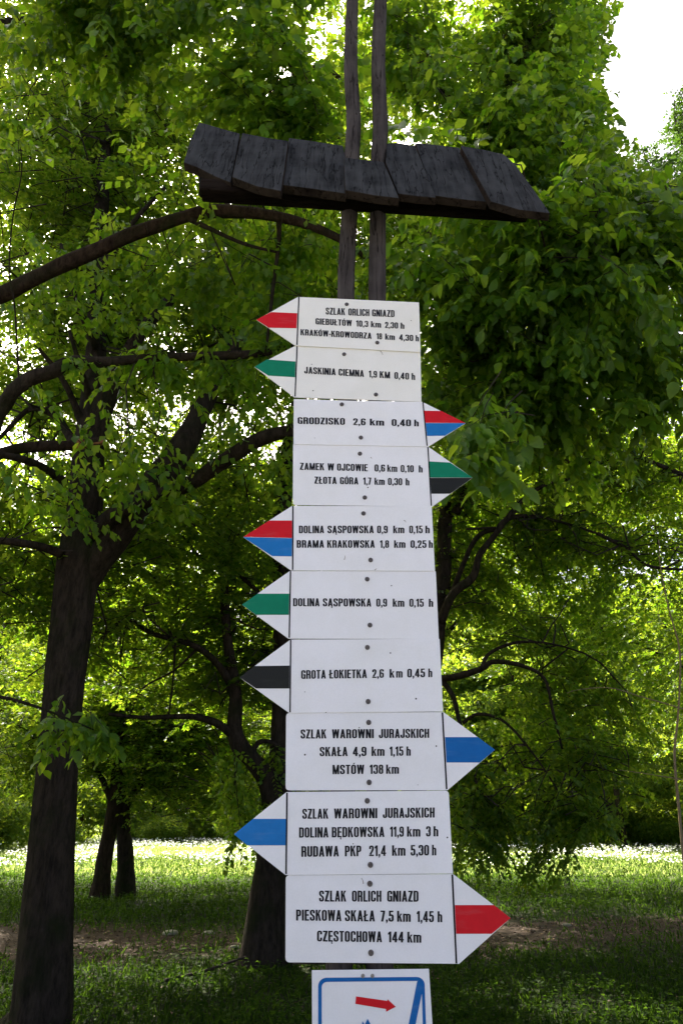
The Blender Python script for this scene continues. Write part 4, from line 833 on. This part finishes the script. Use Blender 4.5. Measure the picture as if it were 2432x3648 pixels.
blobs = [(D(1090, 610, 4.3), (.7, .6, .42), 95), (D(1300, 560, 4.5), (.75, .7, .5), 95), (D(1480, 640, 4.2), (.6, .6, .55), 85), (D(1180, 760, 4.7), (.9, .7, .42), 80), (D(1430, 830, 4.4), (.8, .7, .35), 65),
         (D(1280, 440, 4.9), (.8, .7, .35), 90), (D(1150, 300, 5.0), (.9, .7, .5), 120), (D(1250, 130, 5.2), (.8, .7, .6), 140), (D(1000, 90, 5.2), (.7, .7, .5), 80), (D(1460, 510, 4.8), (.6, .6, .35), 70),
         (D(1080, 1020, 3.4), (.16, .2, .10), 8), (D(1200, 960, 4.9), (.8, .6, .25), 34), (D(1380, 1000, 5.2), (.8, .6, .25), 28), (D(935, 325, 3.0), (.10, .1, .05), 3), (D(1320, 330, 5.6), (.6, .5, .6), 70), (D(1340, 60, 5.8), (.5, .5, .6), 60)]
grow(t, blobs, Hh, M_LEAF_NEAR, 15, leaf=.096, tpl=LEAF6, clump=.9, thr=-1.0, carve=[(SKY_R, 1), ([(470, 300), (1200, 360), (1262, 495), (1100, 490), (410, 420)], 0.0)], branch_len=.75, shoots=7, per=8, droop=.85, shoot_len=.28, twig_r=.0045, parts=300)

# --- thin tree against the white sky at the right edge
t = thing('slender_tree', 'sparse slender tree against the white sky at the right edge', 'tree', (7.5, 9.5, 0))
S1 = limb(t, [np.array([7.5, 9.5, -.2]), np.array([7.4, 9.5, 3]), D(1640, 800, 9.5), D(1605, 420, 9.5), D(1600, 200, 9.5)], .12, .012, 'trunk', sides=12, rads=[.13, .1, .05, .02, .01])
S2 = limb(t, [(1600, 560, 9.5), (1540, 480, 9.4), (1490, 380, 9.3), (1470, 330, 9.3)], .03, .008, sides=6)
S3 = limb(t, [(1595, 380, 9.5), (1555, 300, 9.4), (1545, 220, 9.3)], .02, .006, sides=6)
blobs = [(D(1545, 420, 9.4), (.6, .5, .8), 230), (D(1580, 290, 9.5), (.4, .5, .8), 190), (D(1490, 500, 9.4), (.6, .5, .5), 170), (D(1600, 700, 9.6), (1, .8, 1), 70)]
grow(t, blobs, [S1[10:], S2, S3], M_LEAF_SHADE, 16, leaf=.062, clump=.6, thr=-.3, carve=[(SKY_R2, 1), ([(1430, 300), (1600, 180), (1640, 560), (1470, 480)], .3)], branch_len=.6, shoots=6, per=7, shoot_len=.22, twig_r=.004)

# --- twin trunks further back on the left, and small far ones
t = thing('hornbeam_tree', 'paler of the two slim trunks side by side at the meadow edge', 'tree', tuple(D(232, 2070, 17.5) * [1, 1, 0]), 'trees at the meadow edge')
T1 = limb(t, [D(225, 2075, 17.5) * [1, 1, 0] - [0, 0, .2], D(232, 2030, 17.5), (243, 1960, 17.5), (254, 1900, 17.5), (262, 1840, 17.5), (275, 1720, 17.5), (280, 1560, 17.5)], .22, .08, 'trunk', sides=16, flute=.1, rads=[.25, .20, .16, .145, .14, .10, .07], mat=M_BARK2)
T1b = limb(t, [(262, 1850, 17.5), (230, 1780, 17.3), (190, 1730, 17.2), (130, 1700, 17)], .08, .03, sides=7)
blobs = [(D(170, 1650, 17), (2.4, 1.5, .9), 230), (D(60, 1750, 17.5), (1.5, 1.2, .7), 110), (D(210, 1480, 18), (2.4, 1.6, 1.2), 210)]
grow(t, blobs, [T1[18:], T1b], M_LEAF_MID, 17, leaf=.095, clump=1.3, thr=-.4, shoots=8, per=8, shoot_len=.45)
t = thing('hornbeam_tree', 'darker of the two slim trunks side by side at the meadow edge, forked low', 'tree', tuple(D(290, 2060, 18) * [1, 1, 0]), 'trees at the meadow edge')
T2 = limb(t, [D(293, 2066, 18) * [1, 1, 0] - [0, 0, .2], D(290, 2000, 18), (287, 1930, 18), (283, 1870, 18), (276, 1800, 18), (262, 1700, 18)], .22, .08, 'trunk', sides=16, flute=.1, rads=[.25, .19, .17, .16, .11, .07])
T2b = limb(t, [(284, 1880, 18), (305, 1825, 17.8), (335, 1790, 17.7), (362, 1760, 17.6), (385, 1690, 17.6)], .11, .04, sides=8)
blobs = [(D(400, 1720, 17.6), (2.0, 1.4, .85), 230), (D(470, 1840, 17.4), (1.3, .9, .45), 90), (D(330, 1600, 18), (2.0, 1.4, .9), 190), (D(470, 1550, 18.5), (2, 1.4, 1.1), 180), (D(560, 1700, 18.5), (1.4, 1.2, .9), 130)]
grow(t, blobs, [T2[18:], T2b], M_LEAF_MID, 18, leaf=.095, clump=1.3, thr=-.4, shoots=8, per=8, shoot_len=.45)

# --- further crowns; the two kept wholly out of the frame are added for shade
FRAME = [([(-40, -60), (1608, -60), (1608, 2400), (-40, 2400)], 1.0)]
def over_tree(label, base, h, r, blobs, seed, leaf=.125, carve=FRAME):
    t = thing('hornbeam_tree', label, 'tree', (base[0], base[1], 0), 'old trees around the signpost')
    z = np.array([*base, 0.]); P = [z + [0, 0, -.2], z + [.1, 0, 1.5], z + [.15, .1, 3.5], z + [.1, .2, h * .7], z + [0, .2, h]]
    C = limb(t, P, r, r * .3, 'trunk', sides=18, flute=.13)
    L_ = [limb(t, [C[len(C) // 2], (C[len(C) // 2] + np.array(b[0])) / 2 + [0, 0, .5], np.array(b[0])], r * .35, .03, sides=8) for b in blobs]
    grow(t, [(np.array(c), rr_, n) for c, rr_, n in blobs], [C[len(C) // 2:]] + L_, M_LEAF_MID, seed, leaf=leaf, clump=1.6, thr=-.6, carve=carve, shoots=7, per=9, shoot_len=.5, twig_r=.008)
over_tree('unseen tree added out of the frame on the left, its low crown shading the ground', (-10.5, 5), 9, .3, [((-9.5, 4, 3.4), (2, 3, 1.8), 150), ((-10.5, 9, 4), (2.2, 3, 2.2), 170), ((-9, 1, 6), (2.6, 2.6, 1.6), 120)], 86, leaf=.18)  # unseen tree, added to darken the ground from the left
over_tree('unseen tree added out of the frame on the right, its low crown shading the ground', (10.5, 7), 9, .3, [((9.5, 5, 3.6), (1.8, 3, 2), 150), ((11, 10, 4), (2.2, 3, 2.2), 150)], 87, leaf=.18)  # its unseen counterpart on the right, also added for ground shade
over_tree('tall tree further into the grove on the right, outside the frame', (9.5, 13), 11, .3, [((7.5, 14, 8.5), (3, 3, 2), 230), ((9, 17, 6), (2.6, 2.6, 2), 160)], 83, carve=[(SKY_R, 1), (SKY_R2, 1)])
over_tree('tall tree further into the grove on the left, outside the frame', (-9, 14), 12, .32, [((-7, 16, 8.5), (3, 3, 1.8), 200), ((-9, 12, 6), (2.4, 2.6, 2.2), 150), ((-4, 12, 12), (3.4, 3, 1.6), 60)], 84, carve=GAPS_L)
over_tree('tall tree standing between the leaning trunk and the meadow, crown high above', (1.5, 17.5), 14, .16, [((1, 18, 9.5), (3.4, 2.8, 1.8), 240), ((-3, 18.5, 9), (2.6, 2.6, 1.4), 150), ((4.5, 17, 9.5), (3, 2.6, 1.6), 200), ((0, 14, 13), (4.5, 3, 1.5), 220)], 85, carve=GAPS_L + [(SKY_R, 1), (SKY_R2, 1)])

for lb, bx_, by_, h_, bl, sd_ in (
    ('tree at the near edge of the meadow whose trunk the big left trunk hides', -10.6, 22, 13, [((-9, 23, 6.5), (3.2, 2.4, 2.2), 230), ((-12, 24, 9.5), (3, 2.4, 2.2), 170), ((-6.5, 25, 8.6), (3.2, 2, 1.8), 170)], 91),
    ('tree at the near edge of the meadow behind the top of the signs', 1.4, 24, 14, [((0, 24.5, 7.2), (3.4, 2.2, 2.2), 260), ((-3, 25, 9.5), (3, 2, 2.2), 180), ((3.6, 23, 9.5), (3.2, 2.4, 2.2), 230), ((1, 20, 10.5), (3.6, 2.4, 1.6), 200)], 92),
    ('tree at the near edge of the meadow right of the signs, crown over the grass', 13.5, 23, 13, [((7.5, 22, 7.2), (3.0, 2.4, 2.0), 260), ((11, 23, 6.5), (3, 2.2, 2.6), 250), ((8, 25, 10.5), (4, 2.4, 2.0), 240), ((12, 18, 10.5), (3.4, 2.4, 2.0), 150)], 93)):
    over_tree(lb, (bx_, by_), h_, .24, bl, sd_, leaf=.13, carve=GAPS_L + [(SKY_R, 1), (SKY_R2, 1)])
over_tree('tree standing close behind the leaning trunk, out of sight behind the signs', (.7, 13), 12, .14, [((-1.5, 14, 6.6), (2.2, 1.6, 1.2), 150), ((2.5, 15, 6.4), (2.4, 1.8, 1.4), 160), ((-5.5, 17, 6.2), (2.4, 1.6, 1.3), 130), ((5.5, 13.5, 7.5), (2, 1.8, 1.4), 120)], 94, leaf=.12, carve=GAPS_L + [(SKY_R, 1), (SKY_R2, 1)])

# --- the sunlit wood beyond the meadow: three crowns, copied
def far_tree(seed, Hh_, wid, nleaf, leaf):
    r = np.random.default_rng(seed); o = thing('woodland_tree', 'leafy tree in the wood beyond the sunny meadow', 'tree', (0, 0, 0), 'trees of the wood beyond the meadow')
    tr = catmull([np.array([0, 0, -.5]), np.array([.1, 0, Hh_ * .3]), np.array([-.1, .1, Hh_ * .7])], 4); V, Fq = tube_arrays(tr, np.linspace(.26, .1, len(tr)), 8)
    mesh_obj('trunk', V, [tuple(f) for f in Fq], M_BARK, o, True)
    cl = []
    for i in range(46):
        z = r.uniform(.08, 1) * Hh_; w = wid * math.sin(min(1, z / Hh_ * 1.25 + .15) * math.pi * .80) ** .7 + .3
        a = r.uniform(0, 6.28); q = r.uniform(.3, 1) ** .5
        cl.append((math.cos(a) * w * q, math.sin(a) * w * q, z, r.uniform(.7, 1.5)))
    cl = np.array(cl); k = r.integers(0, len(cl), nleaf); d = r.normal(size=(nleaf, 3)); d /= np.linalg.norm(d, axis=1)[:, None]
    rr = r.uniform(.35, 1, (nleaf, 1)) ** .5; O = cl[k, :3] + d * rr * cl[k, 3:4] * np.array([1.2, 1.2, .55])
    ld = r.normal(size=O.shape) + d; ld[:, 2] -= .6; nn = r.normal(size=O.shape) * .6 + [0, 0, 1]
    L = leaf * r.uniform(.6, 1.3, nleaf); V, T, rn = build_leaves(LEAF2, O, norm(ld), norm(nn), L, L * .75, r.random(nleaf))
    big_mesh('foliage', V, T, M_LEAF_FAR, o, kind='stuff', rnd=rn); return o
protos = [far_tree(31, 13, 3.4, 26000, .24), far_tree(32, 15.5, 4.0, 28000, .25), far_tree(33, 10.5, 3.2, 22000, .23)]
def copy_thing(p, loc, rz, sc, label=None, group=None):
    c = p.copy(); col.objects.link(c); c.location = loc; c.rotation_euler = (0, 0, rz); c.scale = (sc, sc, sc)
    if label: c['label'] = label
    if group: c['group'] = group
    for ch in p.children:
        d = ch.copy(); col.objects.link(d); d.parent = c
    return c
rr = np.random.default_rng(77); spots = []
for row, (y0, n, w) in enumerate(((50, 9, 30), (60, 11, 34), (72, 12, 42), (88, 13, 50), (106, 13, 58))):
    for i in range(n):
        x = -w + 2 * w * (i + .5) / n + rr.uniform(-1.6, 1.6); y = y0 + rr.uniform(-3, 3)
        if row == 0 and (-17 < x < 3): y += 9
        spots.append((x, y))
# a few nearer ones on the right side of the meadow
spots += [(20, 38), (26, 40), (15.5, 44), (11, 48), (-21, 40), (-26, 35), (23, 46), (6.5, 50)]
for i, (x, y) in enumerate(spots):
    loc = (x, y, gz(x, y) - .1); rz = rr.uniform(0, 6.28); sc = rr.uniform(.85, 1.2)
    p = protos[i % 3]
    side = 'left' if x < -4 else ('right' if x > 4 else 'middle')
    if i < 3: p.location = loc; p.rotation_euler = (0, 0, rz); p.scale = (sc,) * 3
    else: p = copy_thing(p, loc, rz, sc)
    p['label'] = ('tall', 'broad', 'low')[i % 3] + ' tree ' + ('in front row' if y < 57 else 'up the slope') + ' of the wood beyond the meadow, ' + side + ' part'
# bushes closing the far edge of the meadow
def bush(seed):
    r = np.random.default_rng(seed); o = thing('shrub', 'bushy shrub at the far edge of the meadow', 'shrub', (0, 0, 0), 'shrubs at the far edge of the meadow')
    n = 9000; cl = np.column_stack([r.uniform(-1.7, 1.7, 14), r.uniform(-1.2, 1.2, 14), r.uniform(.2, 2.0, 14)]); k = r.integers(0, 14, n)
    d = r.normal(size=(n, 3)); d /= np.linalg.norm(d, axis=1)[:, None]; O = cl[k] + d * r.uniform(.3, 1, (n, 1)) ** .5 * np.array([.9, .9, .6]); O = O[O[:, 2] > .02]; n = len(O)
    L = .17 * r.uniform(.6, 1.3, n); V, T, rn = build_leaves(LEAF2, O, norm(r.normal(size=O.shape)), norm(r.normal(size=O.shape) * .6 + [0, 0, 1]), L, L * .7, r.random(n))
    big_mesh('foliage', V, T, M_LEAF_FAR, o, kind='stuff', rnd=rn); return o
bs = [bush(51), bush(52)]; k = 0
for i in range(26):
    x = -34 + 68 * (i + .5) / 26 + rr.uniform(-1, 1); y = 46 + rr.uniform(-2, 4) + (8 if -16 < x < 2 else 0)
    loc = (x, y, gz(x, y)); p = bs[i % 2]
    if i < 2: p.location = loc
    else: p = copy_thing(p, loc, rr.uniform(0, 6.28), rr.uniform(.8, 1.35))
    p['label'] = 'bushy shrub at the far edge of the meadow, ' + ('left of the leaning trunk' if x < -3 else ('right of the signs' if x > 4 else 'behind the signs'))

# --- thin dry stems at the right edge
t = thing('bare_sapling', 'thin bare pale stems arching in from the right edge', 'sapling', tuple(D(1560, 2000, 7.5) * [1, 1, 0]))
limb(t, [D(1560, 2100, 7.5) * [1, 1, 0] - [0, 0, .1], D(1562, 1900, 7.5), (1548, 1740, 7.5), (1556, 1640, 7.5), (1560, 1500, 7.5), (1535, 1400, 7.5), (1515, 1300, 7.5), (1512, 1240, 7.5)], .016, .004, 'stem', sides=6, mat=M_DRY)
limb(t, [D(1600, 1640, 7.5), (1540, 1620, 7.4), (1470, 1600, 7.4), (1400, 1580, 7.4), (1330, 1584, 7.4), (1300, 1592, 7.4)], .008, .003, 'stem', sides=5, mat=M_DRY)
limb(t, [D(1600, 1800, 7.5), (1560, 1790, 7.4), (1500, 1780, 7.4), (1420, 1768, 7.4)], .007, .003, 'stem', sides=5, mat=M_DRY)

# ------------------------------------------------------------ ground cover
def ground_cover(name, label, n, ylo, yhi, size, seed, mat, kindf):
    r = np.random.default_rng(seed)
    y = ylo + (yhi - ylo) * r.random(n) ** 1.7; x = r.uniform(-1, 1, n) * (y * .52 + 2)
    s = soil_of(x, y); den = Sines(seed, 1.6)(np.column_stack([x, y, 0 * x])); keep = (r.random(n) > s * 1.15) & (den > -.9 + r.normal(size=n) * .4)
    x, y = x[keep], y[keep]; z = height(x, y); n = len(x); O = np.column_stack([x, y, z])
    return O, r, n
O, r, n = ground_cover('', '', 105000, 5.5, 34, 0, 61, None, None)
sc = (0.5 + O[:, 1] / 22)
d = r.normal(size=O.shape) * .45; d[:, 2] = 1; Hb = r.uniform(.05, .15, n) * sc; N = norm(np.column_stack([r.normal(size=n), r.normal(size=n), .2 * r.normal(size=n)]))
V, T, rn = build_leaves(LEAF2, O - [0, 0, .01], norm(d), N, Hb, .010 * sc * r.uniform(.8, 1.6, n) + .004, r.random(n))
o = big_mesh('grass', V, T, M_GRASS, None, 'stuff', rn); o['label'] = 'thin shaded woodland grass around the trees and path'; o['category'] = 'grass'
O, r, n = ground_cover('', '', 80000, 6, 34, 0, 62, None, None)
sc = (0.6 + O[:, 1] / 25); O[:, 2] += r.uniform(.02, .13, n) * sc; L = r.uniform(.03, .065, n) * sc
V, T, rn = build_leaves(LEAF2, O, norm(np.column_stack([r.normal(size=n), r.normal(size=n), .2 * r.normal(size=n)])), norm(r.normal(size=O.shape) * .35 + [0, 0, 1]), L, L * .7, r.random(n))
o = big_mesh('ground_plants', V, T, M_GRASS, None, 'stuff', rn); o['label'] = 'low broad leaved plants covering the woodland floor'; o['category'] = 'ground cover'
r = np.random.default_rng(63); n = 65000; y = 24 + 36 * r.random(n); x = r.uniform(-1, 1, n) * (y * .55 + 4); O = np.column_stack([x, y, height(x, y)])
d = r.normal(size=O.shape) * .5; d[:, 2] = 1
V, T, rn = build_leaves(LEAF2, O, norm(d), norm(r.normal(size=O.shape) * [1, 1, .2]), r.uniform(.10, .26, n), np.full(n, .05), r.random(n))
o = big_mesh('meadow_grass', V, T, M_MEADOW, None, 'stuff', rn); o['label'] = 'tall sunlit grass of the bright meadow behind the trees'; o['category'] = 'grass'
n = 36000; y = 26 + 34 * r.random(n); x = r.uniform(-1, 1, n) * (y * .55 + 4); k = Sines(5, 9)(np.column_stack([x, y, x * 0])) > -.1; x, y = x[k], y[k]; n = len(x)
O = np.column_stack([x, y, height(x, y) + r.uniform(.2, .4, n)])
V, T, rn = build_leaves(LEAF2, O, norm(r.normal(size=O.shape) * [1, 1, .3]), norm(r.normal(size=O.shape) * .4 + [0, 0, 1]), np.full(n, .09), np.full(n, .09), r.random(n))
o = big_mesh('meadow_flowers', V, T, M_FLOWER, None, 'stuff', rn); o['label'] = 'white umbel flowers scattered through the sunlit meadow'; o['category'] = 'flowers'
r = np.random.default_rng(64); n = 26000; y = 6 + 16 * r.random(n); x = r.uniform(-1, 1, n) * (y * .52 + 2); k = r.random(n) < (.25 + .75 * soil_of(x, y)); x, y = x[k], y[k]; n = len(x)
O = np.column_stack([x, y, height(x, y) + .008]); L = r.uniform(.03, .07, n)
V, T, rn = build_leaves(LEAF2, O, norm(r.normal(size=O.shape) * [1, 1, .15]), norm(r.normal(size=O.shape) * .3 + [0, 0, 1]), L, L * .6, r.random(n))
o = big_mesh('leaf_litter', V, T, M_LITTER, None, 'stuff', rn); o['label'] = 'brown dead leaves strewn on the bare path'; o['category'] = 'leaf litter'
# a few pale stones and a fallen stick on the path
def stone(c, s, seed, label):
    r = np.random.default_rng(seed); V, Fc = [], []; n = 9; m_ = 5
    for j in range(m_):
        ph = math.pi * j / (m_ - 1)
        for i in range(n):
            a = 6.283 * i / n; k = 1 + .18 * math.sin(2 * a + seed) + r.uniform(-.1, .1)
            V.append(np.array(c) + np.array([math.sin(ph) * math.cos(a) * s * k * 1.3, math.sin(ph) * math.sin(a) * s * k, math.cos(ph) * s * .55]))
    for j in range(m_ - 1):
        for i in range(n): Fc.append((j * n + i, j * n + (i + 1) % n, (j + 1) * n + (i + 1) % n, (j + 1) * n + i))
    o = mesh_obj('stone', V, Fc, M_STONE, None, True); o['label'] = label; o['category'] = 'stone'
m_ = NT('pale_limestone'); M_STONE = m_.done(m_.bsdf(m_.ramp(m_.noise(m_.coords(), 14), [(.3, (.16, .14, .11)), (.7, (.36, .33, .27))]), .9, .1))
for i, (x, y, s, lb) in enumerate(((392, 2145, .09, 'small pale stone on the dark ground right of the big left trunk'), (480, 2142, .07, 'pale stone on the ground midway between the left trunk and the leaning trunk'),
                                   (540, 2170, .05, 'small stone on the ground just left of the leaning trunk foot'), (1300, 2120, .06, 'pale stone on the path right of the lowest red arrow'))):
    d_ = src_dir(x * 1.551, y * 1.551); tt = -CAM[2] / d_[2]; q = CAM + d_ * tt; stone((q[0], q[1], gz(q[0], q[1]) + s * .2), s, i, lb)
q0 = np.array([D(470, 2270, 9.4)[0], 9.4]); t = thing('fallen_stick', 'thin crooked fallen stick lying left of the leaning trunk foot', 'stick', (q0[0], q0[1], 0))
P = [np.array([q0[0] - .35, 9.0, .03]), np.array([q0[0], 9.4, .05]), np.array([q0[0] + .35, 9.7, .12]), np.array([q0[0] + .8, 9.85, .2])]
tube('stick', P, .018, .012, M_TWIG, t, sides=6)
print('LEAVES', STATS, sum(n for _, n in STATS)); print('TRIS', sum(sum(len(p.vertices) - 2 for p in []) or len(m.polygons) for m in bpy.data.meshes))
